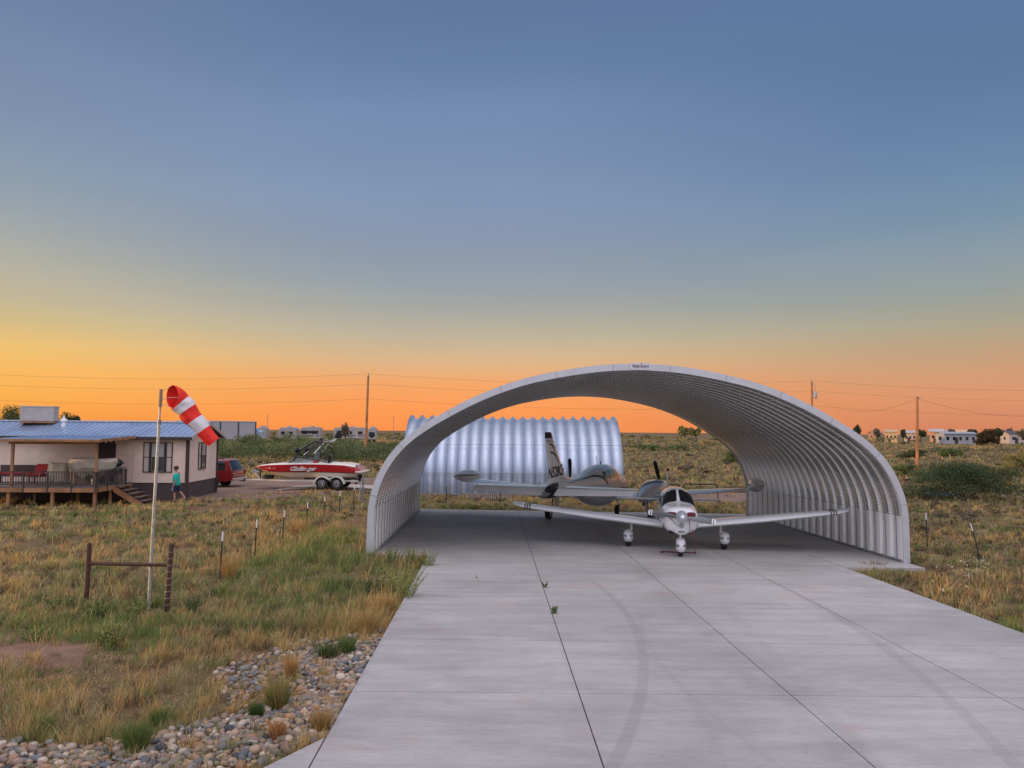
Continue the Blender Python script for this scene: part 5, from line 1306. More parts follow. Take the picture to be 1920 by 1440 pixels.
# ------------------------------------------------------------------ power line, masts
def camdepth(v): return (Vector(v)-Vector((0, 0, CAMZ))).dot(FWD)
def on_ground(X, D):
    v = CF(X, D); v.z = gz(v.x, v.y); return v
def pole(name, label, base, toppx, toppy, r0=.16, r1=.11, group=None):
    t = thing(name, label, 'utility pole', base, 0, group)
    top = PD(toppx, toppy, camdepth(base))-base; top.z = max(top.z, 3)
    obj('shaft', MB().tube([(0, 0, -.3), (top.x*.5, top.y*.5, top.z*.5), tuple(top)], [r0, (r0+r1)/2, r1], 12), M['pole'], t, smooth=40)
    return t, base+top
pb1 = P(685, 857); p1, top1 = pole('utility_pole', 'tall orange brown utility pole standing behind the motorboat', pb1, 690.5, 704, .19, .14)
obj('pole_top_pin', MB().tube([top1-pb1-Vector((0, 0, .1)), top1-pb1+Vector((.05, 0, .35))], .05, 6), M['steelgrey'], p1)
pb2 = on_ground((1522-960)/FPX*106, 106); p2, top2 = pole('utility_pole', 'utility pole with transformer can rising behind the right shoulder of the arch', pb2, 1522, 716, .17, .13)
tl = top2-pb2
obj('pole_top_pin', MB().tube([tl, tl+Vector((0, 0, .35))], .05, 6), M['steelgrey'], p2)
tcn_ = obj('transformer', MB().lathe([(.02, -.55), (.24, -.5), (.26, -.4), (.26, .3), (.2, .38), (.05, .45)], 16, tl+Vector((.45, 0, -1.75))), material('grey transformer can', (.36, .38, .40), .5, .2), p2, smooth=40)
obj('fuse_cutout', MB().tube([tl+Vector((.1, 0, -.4)), tl+Vector((.55, 0, -.5)), tl+Vector((.5, 0, -1.3))], .03, 6), M['steelgrey'], p2)
pb3 = P(1720, 893); p3, top3 = pole('utility_pole', 'shorter plain utility pole in the field right of the arch', pb3, 1719.5, 743, .15, .12)
obj('service_insulator', MB().tube([top3-pb3+Vector((-.12, 0, -.2)), top3-pb3+Vector((.25, 0, -.2))], .04, 6), M['steelgrey'], p3)
def wire(label, pts, name='power_line', r=.016, group=None):
    """pts: list of (A, B, sag)"""
    mb = MB()
    for A, B, sag in pts:
        A = Vector(A); B = Vector(B); n = 28
        mb.tube([A.lerp(B, i/n)-Vector((0, 0, sag*4*(i/n)*(1-i/n))) for i in range(n+1)], r, 5)
    o = obj(name, mb, M['wire']); return tag(o, label, 'power line', group)
step = Vector((pb2.x-pb1.x, pb2.y-pb1.y, 0))
def att(px, py, base): return PD(px, py, camdepth(base))
for k, (y1, y2, nm) in enumerate(((701, 714, 'topmost long wire of the three strung between the tall poles'), (720, 733, 'middle long wire of the three strung between the tall poles'), (747.5, 761, 'lowest long wire of the three strung between the tall poles'))):
    A = att(690.5, y1, pb1); B = att(1523, y2, pb2); L = A-step*1.0; Rr = B+step*1.0
    wire(nm, [(L, A, 1.0), (A, B, .9), (B, Rr, 1.0)], r=.010)
wire('sagging service wire from the transformer pole over the short pole', [(att(1527, 745, pb2), top3-Vector((0, 0, .2)), 1.6), (top3-Vector((0, 0, .2)), top3+CF(22, 10)+Vector((0, 0, -1.1)), 1.0)], r=.011)
for px, y0, y1, D, lb in ((502, 778, 812, 150, 'thin radio mast rising left of the campers on the horizon'), (738.5, 780, 812, 160, 'thin mast on the horizon right of the tall pole behind the boat'), (1683, 792, 814, 300, 'thin mast between the small houses on the far right horizon'), (1634, 796, 814, 320, 'faint short mast on the horizon just right of the arch')):
    b = on_ground((px-960)/FPX*D, D); tp = PD(px, y0, camdepth(b))
    t = thing('mast', lb, 'mast', b); obj('shaft', MB().tube([(0, 0, 0), tp-b], .05, 6), M['steelgrey'], t)
    for q in (.6, .85, .97): obj('crossbar', MB().tube([(tp-b)*q-Vector((.25, 0, 0)), (tp-b)*q+Vector((.25, 0, 0))], .03, 5), M['steelgrey'], t)

# ------------------------------------------------------------------ far campers and buildings
def camper(px0, px1, ytop, D, label, hitch=-1, stripe=None, slide=False, group='travel trailers parked beyond the thicket', col=(.36, .345, .325), special=None):
    b = on_ground(((px0+px1)/2-960)/FPX*D, D); L = (px1-px0)/FPX*D; zt = PD((px0+px1)/2, ytop, camdepth(b)).z-b.z
    t = thing('travel_trailer', label, 'camper', b, -YAW-.0, group); h0 = .65; m = material('camper siding', col, .5, var=.05)
    pr = [(-L/2, h0+.5), (-L/2+.15, zt-.35), (-L/2+.55, zt-.05), (L/2-.3, zt), (L/2, zt-.3), (L/2, h0), (-L/2+.4, h0)]
    obj('body', MB().prism(pr, -1.2, 1.2, 'xz'), m, t, bevel=.08)
    nw_ = max(2, int(L/2.2))
    for i in range(nw_):
        x = -L/2+L*(i+.6)/(nw_+.2); obj('window', MB().box((x, -1.22, zt*.62), (L/nw_*.42, .05, .62)), M['glass'], t)
    obj('door', MB().box((L*.22, -1.215, h0+.95), (.55, .03, 1.6)), material('camper door', (.50, .48, .45), .5), t)
    obj('stripe', MB().box((0, -1.215, h0+.75), (L-.25, .03, .12)), material('camper stripe', stripe or (.25, .12, .08), .5), t)
    for x in (-.5, .5): obj('wheel', tyre(.36, .22, (0, 0, 0)).__class__().lathe([(.2, -.1), (.34, -.1), (.36, 0), (.34, .1), (.2, .1)], 16, (x, -1.05, .36), Matrix(((1, 0, 0), (0, 0, 1), (0, 1, 0)))), M['rubber'], t)
    if special == 'band': obj('window_band', MB().box((0, -1.235, zt*.66), (L*.86, .03, .55)), M['black'], t)
    if special == 'swoop': obj('swoop_stripe', MB().prism([(-L/2+.3, h0+.1), (-L/2+1.8, h0+.1), (-L/2+2.6, zt*.6), (-L/2+3.6, zt*.8), (-L/2+1.0, zt*.75)], -1.26, -1.22, 'xz'), M['black'], t)
    if special == 'round': obj('round_window', MB().lathe([(.62, -.02), (.62, .02), (.01, .03)], 20, (.1, -1.24, zt*.5), Matrix(((1, 0, 0), (0, 0, -1), (0, 1, 0)))), M['black'], t)
    obj('roof_unit', MB().box((L*.05, 0, zt+.12), (.9, .7, .26)), m, t, bevel=.05)
    return t
camper(526, 559, 801, 165, 'small cream travel trailer, second from the left of the campers beyond the thicket')
camper(566, 604, 800.5, 170, 'cream travel trailer with a long dark window band, middle of the far campers', stripe=(.06, .05, .05), special='band')
camper(628, 690, 801, 175, 'long white camper with dark swooping front, behind the tall pole', stripe=(.03, .03, .03), special='swoop')
camper(692, 708, 802, 168, 'short white camper with a round dark end window right of the tall pole', stripe=(.03, .03, .03), special='round')
camper(485, 503, 800.5, 160, 'white camper partly behind the pale blue trailer near the metal building')
camper(470, 492, 806.5, 140, 'low pale blue utility trailer at the right end of the grey metal building', col=(.36, .50, .62), group='small trailers near the metal building')
D = 135; b = on_ground((482-960)/FPX*D, D)
t = thing('metal_building', 'long flat roofed grey metal building with dark vertical joints behind the house', 'building', b, R(20)-YAW)
zt = PD(482, 790.5, camdepth(b)).z-b.z
obj('wall', MB().span((-13, 0, 0), (0, 9, zt-.05)), material('pale corrugated wall', (.36, .36, .38), .7, var=.05, vscale=.6), t)
obj('roof', MB().span((-13.1, -.1, zt-.049), (.08, 9.1, zt+.06)), M['trim'], t)
for x in (-8.9, -5.9, -2.95, -.08): obj('joint_trim', MB().box((x, -.04, zt/2), (.20, .06, zt-.1)), M['brown'], t)
obj('door', MB().box((-1.3, -.03, 1.1), (1, .04, 2.1)), M['steelgrey'], t)
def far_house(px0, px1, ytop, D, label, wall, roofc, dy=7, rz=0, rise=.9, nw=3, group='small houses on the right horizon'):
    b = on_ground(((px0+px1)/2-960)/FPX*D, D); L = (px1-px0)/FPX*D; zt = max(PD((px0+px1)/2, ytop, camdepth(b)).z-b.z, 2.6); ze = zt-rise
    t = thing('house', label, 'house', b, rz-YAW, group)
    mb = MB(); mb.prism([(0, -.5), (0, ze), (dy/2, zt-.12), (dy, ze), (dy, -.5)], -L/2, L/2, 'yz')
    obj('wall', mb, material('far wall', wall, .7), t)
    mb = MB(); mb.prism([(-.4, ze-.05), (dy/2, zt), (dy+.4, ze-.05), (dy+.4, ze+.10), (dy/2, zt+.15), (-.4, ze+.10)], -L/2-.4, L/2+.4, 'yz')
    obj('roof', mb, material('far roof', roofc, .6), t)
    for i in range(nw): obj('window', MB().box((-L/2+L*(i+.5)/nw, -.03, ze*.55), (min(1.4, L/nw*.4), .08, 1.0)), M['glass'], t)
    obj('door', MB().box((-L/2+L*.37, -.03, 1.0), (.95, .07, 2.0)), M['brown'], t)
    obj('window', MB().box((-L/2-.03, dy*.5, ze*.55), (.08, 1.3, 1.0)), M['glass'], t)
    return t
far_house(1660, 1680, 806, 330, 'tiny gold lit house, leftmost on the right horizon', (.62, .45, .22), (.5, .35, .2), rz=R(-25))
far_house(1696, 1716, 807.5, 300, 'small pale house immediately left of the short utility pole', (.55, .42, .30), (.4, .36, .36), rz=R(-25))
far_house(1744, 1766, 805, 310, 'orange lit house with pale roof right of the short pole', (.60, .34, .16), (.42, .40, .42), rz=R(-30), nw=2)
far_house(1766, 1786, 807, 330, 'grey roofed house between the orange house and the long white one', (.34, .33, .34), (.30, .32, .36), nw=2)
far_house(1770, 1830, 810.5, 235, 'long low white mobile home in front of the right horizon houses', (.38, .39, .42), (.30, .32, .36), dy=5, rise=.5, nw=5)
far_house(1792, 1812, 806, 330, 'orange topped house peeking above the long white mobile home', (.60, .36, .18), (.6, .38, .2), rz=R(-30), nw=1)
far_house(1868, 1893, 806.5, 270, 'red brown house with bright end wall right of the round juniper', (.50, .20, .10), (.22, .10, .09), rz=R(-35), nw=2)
far_house(1893, 1925, 808.5, 260, 'dark roofed house with pale garage at the right edge of the picture', (.45, .42, .40), (.07, .06, .07), rz=R(-10), nw=2)
far_house(1640, 1655, 809, 360, 'faint brown shed at the far horizon just right of the arch', (.35, .22, .16), (.3, .2, .16), nw=1)

# ------------------------------------------------------------------ things in the yard behind the slab
gb = P(1313, 951)
def gate(px0, px1, pyb, pyt, label):
    b = P((px0+px1)/2, pyb); D = camdepth(b); h = (pyb-pyt)/FPX*D; w = (px1-px0)/FPX*D/2
    t = thing('pipe_gate', label, 'gate', b, -YAW, 'black pipe gates behind the shelter'); c = .18
    obj('frame', MB().tube([(-w, 0, .1), (-w, 0, h-c), (-w+.05, 0, h-.05), (-w+c, 0, h), (w-c, 0, h), (w-.05, 0, h-.05), (w, 0, h-c), (w, 0, .1)], .035, 8), M['black'], t, smooth=40)
    for q in (.68, .30): obj('rail', MB().tube([(-w, 0, h*q), (w, 0, h*q)], .028, 6), M['black'], t)
gate(1281, 1346, 950, 908, 'black rounded pipe gate behind the parked small airplane, right one of two')
gate(1222, 1275, 950, 908, 'black rounded pipe gate partly hidden behind the small airplane cabin, left one of two')
pl = P(917, 937); t = thing('pallet_stack', 'row of weathered grey wooden pallets lying in the weeds before the arch building', 'pallets', pl, -YAW)
for k in range(3):
    x0 = -1.35+k*.92; o_ = MB()
    for i in range(7): o_.box((x0+.06+i*.125, .0, .22-.02*k), (.085, 1.0, .022), Matrix.Rotation(R(14), 3, 'X'))
    q = obj('pallet', o_, M['palletwood'], t)
    for yy in (-.45, 0, .45): obj('stringer_board', MB().box((x0+.43, yy, .15-.02*k+yy*.25), (.86, .04, .09)), M['palletwood'], q)
tp = P(1765, 934); t = thing('tarp', 'crumpled blue grey tarp and sheet scraps lying under the big dark bush', 'tarp', tp, -YAW)
n = 14; X_, Y_ = np.meshgrid(np.linspace(-.9, .9, n), np.linspace(-.5, .7, n)); Zt = .12+.18*fbm(X_*3, Y_*3, 1)+.10*(Y_ > 0)
mb = MB(); mb.add(np.stack([X_, Y_, Zt], -1).reshape(-1, 3).tolist(), [(i*n+j, i*n+j+1, (i+1)*n+j+1, (i+1)*n+j) for i in range(n-1) for j in range(n-1)])
obj('sheet', mb, material('faded blue tarp', (.22, .28, .38), .6), t, smooth=30)
obj('scrap', MB().box((1.25, -.1, .1), (.7, .4, .05), Matrix.Rotation(R(15), 3, 'Y')), M['white'], t)
sc = P(1708, 931); t = thing('scrap_sheet', 'small pale scrap sheet lying in the weeds beside the right arch foot', 'scrap', sc); obj('sheet', MB().box((0, 0, .1), (.5, .4, .05), Matrix.Rotation(R(12), 3, 'Y')), material('pale scrap', (.5, .46, .44), .7), t, bevel=.01)

# ------------------------------------------------------------------ vegetation
def tint_mesh(name, V, quads=None, tris=None, tint=None, mat='leaf'):
    me = bpy.data.meshes.new(name); V = np.asarray(V, np.float32); me.vertices.add(len(V)); me.vertices.foreach_set('co', V.ravel())
    nq = 0 if quads is None else len(quads); ntt = 0 if tris is None else len(tris)
    idx = []; st_ = []
    if nq: idx.append(quads.ravel()); st_.append(np.arange(nq)*4)
    if ntt: idx.append(tris.ravel()); st_.append(np.arange(ntt)*3+nq*4)
    idx = np.concatenate(idx).astype(np.int32); st_ = np.concatenate(st_).astype(np.int32)
    me.loops.add(len(idx)); me.loops.foreach_set('vertex_index', idx)
    me.polygons.add(nq+ntt); me.polygons.foreach_set('loop_start', st_)
    me.update(calc_edges=True); me.validate()
    a = me.attributes.new('tint', 'FLOAT_COLOR', 'POINT'); c = np.ones((len(V), 4), np.float32); c[:, :3] = tint; a.data.foreach_set('color', c.ravel())
    me.materials.append(M[mat]); return me
def blades(base, h, lean, wid, col, phi=None):
    """base (N,3), h (N), lean (N,2) tip offset, wid (N), col (N,3) -> mesh arrays"""
    N = len(base); phi = rng.random(N)*np.pi if phi is None else phi
    sx_ = np.cos(phi)*wid/2; sy_ = np.sin(phi)*wid/2
    def pt(k, f, w): 
        p = np.empty((N, 3)); p[:, 0] = base[:, 0]+lean[:, 0]*f*f+sx_*w*k; p[:, 1] = base[:, 1]+lean[:, 1]*f*f+sy_*w*k; p[:, 2] = base[:, 2]+h*f; return p
    V = np.stack([pt(-1, 0, 1), pt(1, 0, 1), pt(1, .55, .8), pt(-1, .55, .8), pt(0, 1, 0)], 1).reshape(-1, 3)
    i = np.arange(N)[:, None]*5
    return V, i+np.array([[0, 1, 2, 3]]), i+np.array([[3, 2, 4]]), np.repeat(col, 5, 0)
PAL = np.array([(.58, .46, .21), (.64, .43, .17), (.38, .37, .13), (.23, .29, .085), (.24, .16, .095), (.48, .42, .21), (.11, .125, .05)])
def in_poly(x, y, poly):
    c = np.zeros(x.shape, bool); n = len(poly)
    for i in range(n):
        x1, y1 = poly[i][:2]; x2, y2 = poly[(i+1) % n][:2]
        c ^= ((y1 > y) != (y2 > y)) & (x < (x2-x1)*(y-y1)/(y2-y1+1e-9)+x1)
    return c
HI = HM.inverted()
def keep_out(x, y):
    m = slab_mask(x, y) < .02
    lx = HI[0][0]*x+HI[0][1]*y+HI[0][3]; ly = HI[1][0]*x+HI[1][1]*y+HI[1][3]
    m |= (lx > -HL-1) & (lx < .1) & (ly > -.15) & (ly < HD+.2)
    m |= (lx > -10) & (lx < -1.2) & (ly > -3.3) & (ly < .1) & (rng.random(x.shape) < .8)
    road = [g2(318, 941), g2(395, 935), g2(520, 925), g2(700, 924), g2(770, 914), g2(768, 900), g2(395, 899), g2(352, 915)]
    m |= in_poly(x, y, road) & (rng.random(x.shape) < .985)
    m |= in_poly(x, y, [tuple(p)[:2] for p in pad])
    q = quon.matrix_world if False else None
    cx, cy = (x-qb.x)*math.cos(YAW)-(y-qb.y)*math.sin(YAW), (x-qb.x)*math.sin(YAW)+(y-qb.y)*math.cos(YAW)
    m |= (cx > -.1) & (cx < QL+.1) & (cy > -.1) & (cy < 10)
    m |= in_poly(x, y, [g2(1180, 941), g2(1180, 919), g2(1440, 926), g2(1470, 944)]) & (rng.random(x.shape) < .9)
    return m
bare1 = P(60, 1225); bare2 = P(330, 1180); bare3 = P(295, 1150)
def bare(x, y):
    b = np.exp(-(((x-bare1.x)/1.5)**2+((y-bare1.y)/.45)**2)**1.2)+.5*np.exp(-(((x-bare2.x)/.7)**2+((y-bare2.y)/.3)**2))+.9*np.exp(-(((x-bare3.x)/.45)**2+((y-bare3.y)/.3)**2))
    return b
rockA = [g2(-40, 1392), g2(150, 1402), g2(300, 1378), g2(420, 1345), g2(500, 1325), g2(600, 1300), g2(640, 1305), g2(640, 1372), g2(455, 1445), g2(450, 1500), g2(-40, 1500)]
rockB = [g2(400, 1260), g2(560, 1205), g2(720, 1185), g2(722, 1215), g2(632, 1375), g2(590, 1330), g2(430, 1330)]
rockC = [g2(560, 1225), g2(722, 1200), g2(640, 1372), g2(560, 1345)]
def grass_field(name, rmin, rmax, ncl, nb, wk, seed, label, az=(-46, 44), hs=1.0, rk_=1.0):
    r = np.exp(rng.uniform(math.log(rmin), math.log(rmax), ncl)); a = np.radians(rng.uniform(az[0], az[1], ncl))+YAW
    x = r*np.sin(a); y = r*np.cos(a)
    k = ~keep_out(x, y)
    br = bare(x, y); k &= rng.random(ncl) > np.clip(br*1.15, 0, .98)
    dens = fbm(x+50, y+20, .45); k &= rng.random(ncl) < np.clip((dens-.26)*4.2, .10, 1); k &= rng.random(ncl) < np.clip((fbm(x-70, y+33, 2.2)-.30)*6, .06, 1)
    rk = in_poly(x, y, rockA) | in_poly(x, y, rockC); k &= ~(rk & (rng.random(ncl) < .88)); rkb = in_poly(x, y, rockB); k &= ~(rkb & (rng.random(ncl) < .15))
    x, y, r = x[k], y[k], r[k]; n = len(x)
    n1 = fbm(x*.6, y, .30); n2 = fbm(x+200, y-90, 1.5); n3 = rng.random(n)
    v = n1*.62+n2*.78+(n3-.5)*.42
    typ = np.select([v < .55, v < .66, v < .76, v < .86], [3, 2, 5, 0], 1)
    typ = np.where(rng.random(n) < .22, 4, typ); typ = np.where(rng.random(n) < .08, 6, typ)
    rt = (x > 9) & (rng.random(n) < .45); typ = np.where(rt, rng.choice([4, 2, 6, 4], n), typ)
    left_green = np.exp(-((y-(13.8))/1.3)**2)*(x < -5.5); typ = np.where(rng.random(n) < left_green*.7, 3, typ)
    arch_green = np.exp(-(((x+5.2)/1.6)**2+((y-24)/5)**2)); typ = np.where(rng.random(n) < arch_green*.75, 3, typ)
    edge = slab_mask(x, y); typ = np.where((edge < .8) & (x < 0) & (y < 19) & (rng.random(n) < .6), 1, typ)
    hb = (.04+.22*fbm(x+9, y+3, 1.1)**1.4+.11*rng.random(n)**2)*hs
    hb *= np.where(typ == 1, 1.35, 1)*np.where(typ == 3, 1.05, 1)*(1+.9*arch_green)
    bank = ((edge < 2.2) & (x < 0) & (y > 14.5) & (y < 24)); hb = np.where(bank, hb*1.3, hb); typ = np.where(bank & (rng.random(n) < .22), 3, typ)
    hb = np.where((edge < .15), hb*.7, hb)
    N = n*nb; ci = np.repeat(np.arange(n), nb); rad = (.05+.13*rng.random(n)**1.5)*(1+r/70)*rk_
    off = rng.normal(0, .62, (N, 2))*rad[ci][:, None]; bx = x[ci]+off[:, 0]; by = y[ci]+off[:, 1]
    ok = slab_mask(bx, by) > .0; ci, bx, by, off = ci[ok], bx[ok], by[ok], off[ok]; N = len(ci)
    dome = np.exp(-(off**2).sum(1)/(rad[ci]**2)*.9)
    h = hb[ci]*rng.uniform(.5, 1.15, N)*(.35+.85*dome); tall = rng.random(N) < .015; h = np.where(tall, h*2.2, h)
    lean = off/rad[ci][:, None]*(h*.55)[:, None]+rng.normal(0, .22, (N, 2))*h[:, None]+np.array([[.12, .0]])*h[:, None]
    wd = np.maximum(.0045, r[ci]*wk)*rng.uniform(.7, 1.4, N)
    col = PAL[typ[ci]]*rng.uniform(.6, 1.3, (N, 1))*(1+rng.normal(0, .07, (N, 3)))
    z = ground(bx, by)-.01
    V, q, t_, c = blades(np.stack([bx, by, z], 1), h, lean, wd, col)
    o = bpy.data.objects.new(name, tint_mesh(name, V, q, t_, np.clip(c, .01, .9), 'grass')); COL.objects.link(o)
    tag(o, label, 'grass', kind='stuff'); return o
grass_field('grass', 5.5, 17, 15000, 42, .00052, 1, 'patchy tan and green grass tufts in the near field left of the driveway', hs=.95)
grass_field('grass', 15, 62, 30000, 24, .00060, 2, 'tan and green grass covering the middle field around the house and arch', hs=1.0)
grass_field('grass', 55, 330, 60000, 6, .0008, 3, 'dry grass and low weeds covering the far plain', hs=1.5)

def litter(name, n, rmin, rmax, label):
    r = np.exp(rng.uniform(math.log(rmin), math.log(rmax), n)); a = np.radians(rng.uniform(-46, 44, n))+YAW; x = r*np.sin(a); y = r*np.cos(a)
    k = ~keep_out(x, y) & (slab_mask(x, y) > .02); x, y, r = x[k], y[k], r[k]; N = len(x)
    col = PAL[rng.choice([0, 2, 4, 4, 5, 6, 1], N)]*rng.uniform(.45, 1.15, (N, 1)); h = rng.uniform(.006, .035, N)
    V, q, t_, c = blades(np.stack([x, y, ground(x, y)], 1), h, rng.normal(0, .05, (N, 2)), np.maximum(.006, r*.0007)*rng.uniform(.7, 1.6, N), col)
    o = bpy.data.objects.new(name, tint_mesh(name, V, q, t_, np.clip(c, .01, .9), 'grass')); COL.objects.link(o); tag(o, label, 'litter', kind='stuff')
litter('grass_litter', 170000, 5.5, 22, 'flattened dead stems and litter on the soil of the near field')
def leaf_cloud(lobes, n, size, cols, stems=None, seed=0, flat=.5):
    """lobes: (x, y, z, rx, ry, rz); leaf quads scattered toward the lobes' outside"""
    g = np.random.default_rng(seed); lb = np.array(lobes); w = lb[:, 3]*lb[:, 5]; w = w/w.sum()
    i = g.choice(len(lb), n, p=w); d = g.normal(0, 1, (n, 3)); d /= np.linalg.norm(d, axis=1)[:, None]; rr = g.random(n)**(1/2.2)
    p = lb[i, :3]+d*lb[i, 3:]*rr[:, None]
    nz_ = fbm(p[:, 0]*2+seed*3, p[:, 1]*2+p[:, 2]*3, 1.2); keep = (nz_ > .36) | (g.random(n) < .25); keep &= p[:, 2] > .02
    p = p[keep]; i = i[keep]; n = len(p)
    a = g.normal(0, 1, (n, 3)); a /= np.linalg.norm(a, axis=1)[:, None]; b = np.cross(a, g.normal(0, 1, (n, 3))); b /= np.linalg.norm(b, axis=1)[:, None]
    s = size*g.uniform(.6, 1.4, n)[:, None]
    V = np.stack([p-a*s, p+b*s*flat, p+a*s, p-b*s*flat], 1).reshape(-1, 3)
    q = np.arange(n)[:, None]*4+np.array([[0, 1, 2, 3]])
    cc = np.array(cols); k = g.integers(0, len(cc), len(lb))
    c = cc[(k[i]+(g.random(n) < .25)) % len(cc)]*g.uniform(.65, 1.35, (n, 1))
    return V, q, np.repeat(c, 4, 0)
GREEN = [(.12, .17, .06), (.09, .13, .05), (.17, .20, .08)]; DARK = [(.05, .075, .035), (.075, .105, .045), (.095, .115, .045)]
OLIVE = [(.28, .25, .09), (.21, .21, .08), (.33, .26, .09)]; GREY = [(.24, .20, .15), (.20, .18, .12), (.27, .22, .15)]
def bush(name, label, cat, base, w, h, n, size, cols, seed, trunk=None, group=None, nl=9, hang=.0):
    g = random.Random(seed); t = thing(name, label, cat, base, 0, group); lobes = []
    for i in range(nl):
        a = g.uniform(0, 6.28); rr = g.uniform(.1, .62); hz = g.uniform(.30 if not trunk else .55, .80)
        lobes.append((math.cos(a)*rr*w*.62, math.sin(a)*rr*w*.5, hz*h, w*g.uniform(.16, .30), w*g.uniform(.16, .28), h*g.uniform(.14, .26)))
    if not trunk: lobes += [(g.uniform(-.4, .4)*w, g.uniform(-.2, .2)*w, .2*h, w*.2, w*.2, h*.2) for _ in range(3)]
    V, q, c = leaf_cloud(lobes, n, size, cols, seed=seed)
    cr = bpy.data.objects.new('crown' if trunk else 'foliage', tint_mesh('foliage', V, q, None, c)); COL.objects.link(cr); cr.parent = t
    mb = MB()
    for i, l in enumerate(lobes[:7]):
        b0 = Vector((0, 0, h*trunk*.8)) if trunk else Vector((g.uniform(-.05, .05)*w, 0, -.02))
        e = Vector(l[:3]); m = b0.lerp(e, .5)+Vector((0, 0, .05*h)); mb.tube([b0, m, e], [max(.008, .018*h), max(.006, .012*h), max(.004, .006*h)], 5)
    if trunk: mb.tube([(0, 0, -.1), (.03*h, 0, h*trunk*.5), (0, 0, h*trunk*.85)], [.05*h, .04*h, .03*h], 7)
    obj('trunk' if trunk else 'stems', mb, M['bark'], t, smooth=50)
    return t
def bush_px(px, py, wpx, hpx, name, label, cat, n, cols, seed, **k):
    b = P(px, py); D = camdepth(b); return bush(name, label, cat, b, wpx/FPX*D, hpx/FPX*D, n, max(.018, D*.00095), cols, seed, **k)
bush_px(1808, 938, 205, 72, 'shrub', 'large dark green mesquite shrub sprawling right of the arch beyond the short pole', 'shrub', 30000, DARK+DARK+GREEN[1:2], 11, nl=20)
bush_px(1745, 905, 90, 26, 'shrub', 'mid green low shrub around the foot of the short utility pole', 'shrub', 5000, GREEN, 12)
bush_px(1908, 892, 75, 46, 'shrub', 'golden olive shrub cut by the right edge of the picture', 'shrub', 8000, OLIVE, 13)
bush_px(1849, 835, 46, 32, 'juniper', 'round dark juniper bush standing before the far right houses', 'juniper', 6000, [(.05, .045, .02), (.07, .05, .022)], 14, nl=14)
bush_px(1697, 893, 50, 24, 'shrub', 'dim green shrub close to the outer wall of the arch', 'shrub', 3000, GREEN, 15)
bush_px(1712, 859, 62, 18, 'shrub', 'dark low shrub left of the short utility pole in the mid field', 'shrub', 3000, DARK, 16)
bush_px(1785, 857, 44, 17, 'shrub', 'small rounded green shrub right of the short utility pole in the mid field', 'shrub', 2500, GREEN, 17)
bush_px(1384, 866, 60, 26, 'shrub', 'green shrub seen through the arch against its right rear edge', 'shrub', 4000, GREEN, 18)
bush_px(1290, 883, 22, 12, 'shrub', 'little brown tuft shrub on bare ground seen through the arch', 'shrub', 1200, GREY, 19)
bush_px(1262, 845, 60, 12, 'shrub', 'flat green shrub in the far field beside the closed arch building', 'shrub', 2500, GREEN, 20)
bush_px(1205, 846, 56, 13, 'shrub', 'flat dark green shrub touching the right end of the closed arch building', 'shrub', 2500, GREEN, 21)
for i, (px, D, w, yt, lb, cl) in enumerate(((22, 105, 54, 760, 'spreading tree top showing above the left end of the metal roof', GREEN), (128, 110, 34, 768, 'small dark tree top between the cooler and the roof vent', DARK), (146, 112, 18, 773, 'small round tree top just right of the roof vent', DARK),
        (649, 150, 16, 792, 'bare brown tree top above the long white camper', GREY), (1284, 240, 34, 797, 'rounded tree on the horizon seen through the arch, left one', OLIVE+GREEN), (1305, 245, 26, 800, 'rounded tree on the horizon seen through the arch, right one', OLIVE+GREEN),
        (1606, 210, 18, 796, 'dark tree on the horizon touching the outer curve of the arch', DARK), (1644, 260, 16, 803, 'low brown tree left of the gold lit house', GREY), (1693, 250, 12, 805, 'dark little tree between the gold lit house and the pale house', DARK),
        (1726, 280, 20, 804, 'dusky tree behind the short utility pole', DARK), (1783, 270, 16, 804, 'brown tree above the left half of the white mobile home', GREY), (1823, 270, 18, 805, 'dusky tree above the right end of the white mobile home', DARK),
        (1869, 250, 18, 802, 'dark tree directly right of the juniper', DARK), (1893, 270, 16, 802, 'brown tree between the red brown house and the dark roofed house', GREY), (1915, 260, 18, 801.5, 'tree at the right edge behind the dark roofed house', GREY+DARK))):
    b = on_ground((px-960)/FPX*D, D); h = PD(px, yt, camdepth(b)).z-b.z
    bush('tree', lb, 'tree', b, w/FPX*D, max(h, 2.5), 3500 if i < 3 else 1200, D*.0011, cl, 40+i, trunk=.35)
# thickets that read as one mass
def thicket(name, label, specs, size_k, cols, seed, nleaf=500):
    g = np.random.default_rng(seed); VV, QQ, CC = [], [], []; o = 0
    for (x, y, w, h) in specs:
        z = gz(x, y); lobes = [(g.normal(0, .28)*w, g.normal(0, .2)*w, h*g.uniform(.25, .72), w*g.uniform(.18, .34), w*.3, h*g.uniform(.18, .3)) for _ in range(6)]
        D = math.hypot(x, y); V, q, c = leaf_cloud(lobes, nleaf, D*size_k, cols, seed=int(g.integers(1e6)))
        V = V+np.array([x, y, z]); VV.append(V); QQ.append(q+o); CC.append(c*g.uniform(.75, 1.25)); o += len(V)
    ob = bpy.data.objects.new(name, tint_mesh(name, np.vstack(VV), np.vstack(QQ), None, np.vstack(CC))); COL.objects.link(ob)
    return tag(ob, label, 'shrubs', kind='stuff')
g0 = np.random.default_rng(5); sp1_ = []
for i in range(150):
    px = g0.uniform(395, 775); D = g0.uniform(84, 128); v = CF((px-960)/FPX*D, D); sp1_.append((v.x, v.y, g0.uniform(2.5, 5), g0.uniform(1.5, 3.0)*(1.0 if px < 640 else .85)))
thicket('thicket', 'dense band of green mesquite shrubs between the boat and the far campers', sp1_, .0010, GREEN+[(.15, .17, .07), (.20, .20, .09)], 6, 700)
sp2_ = []
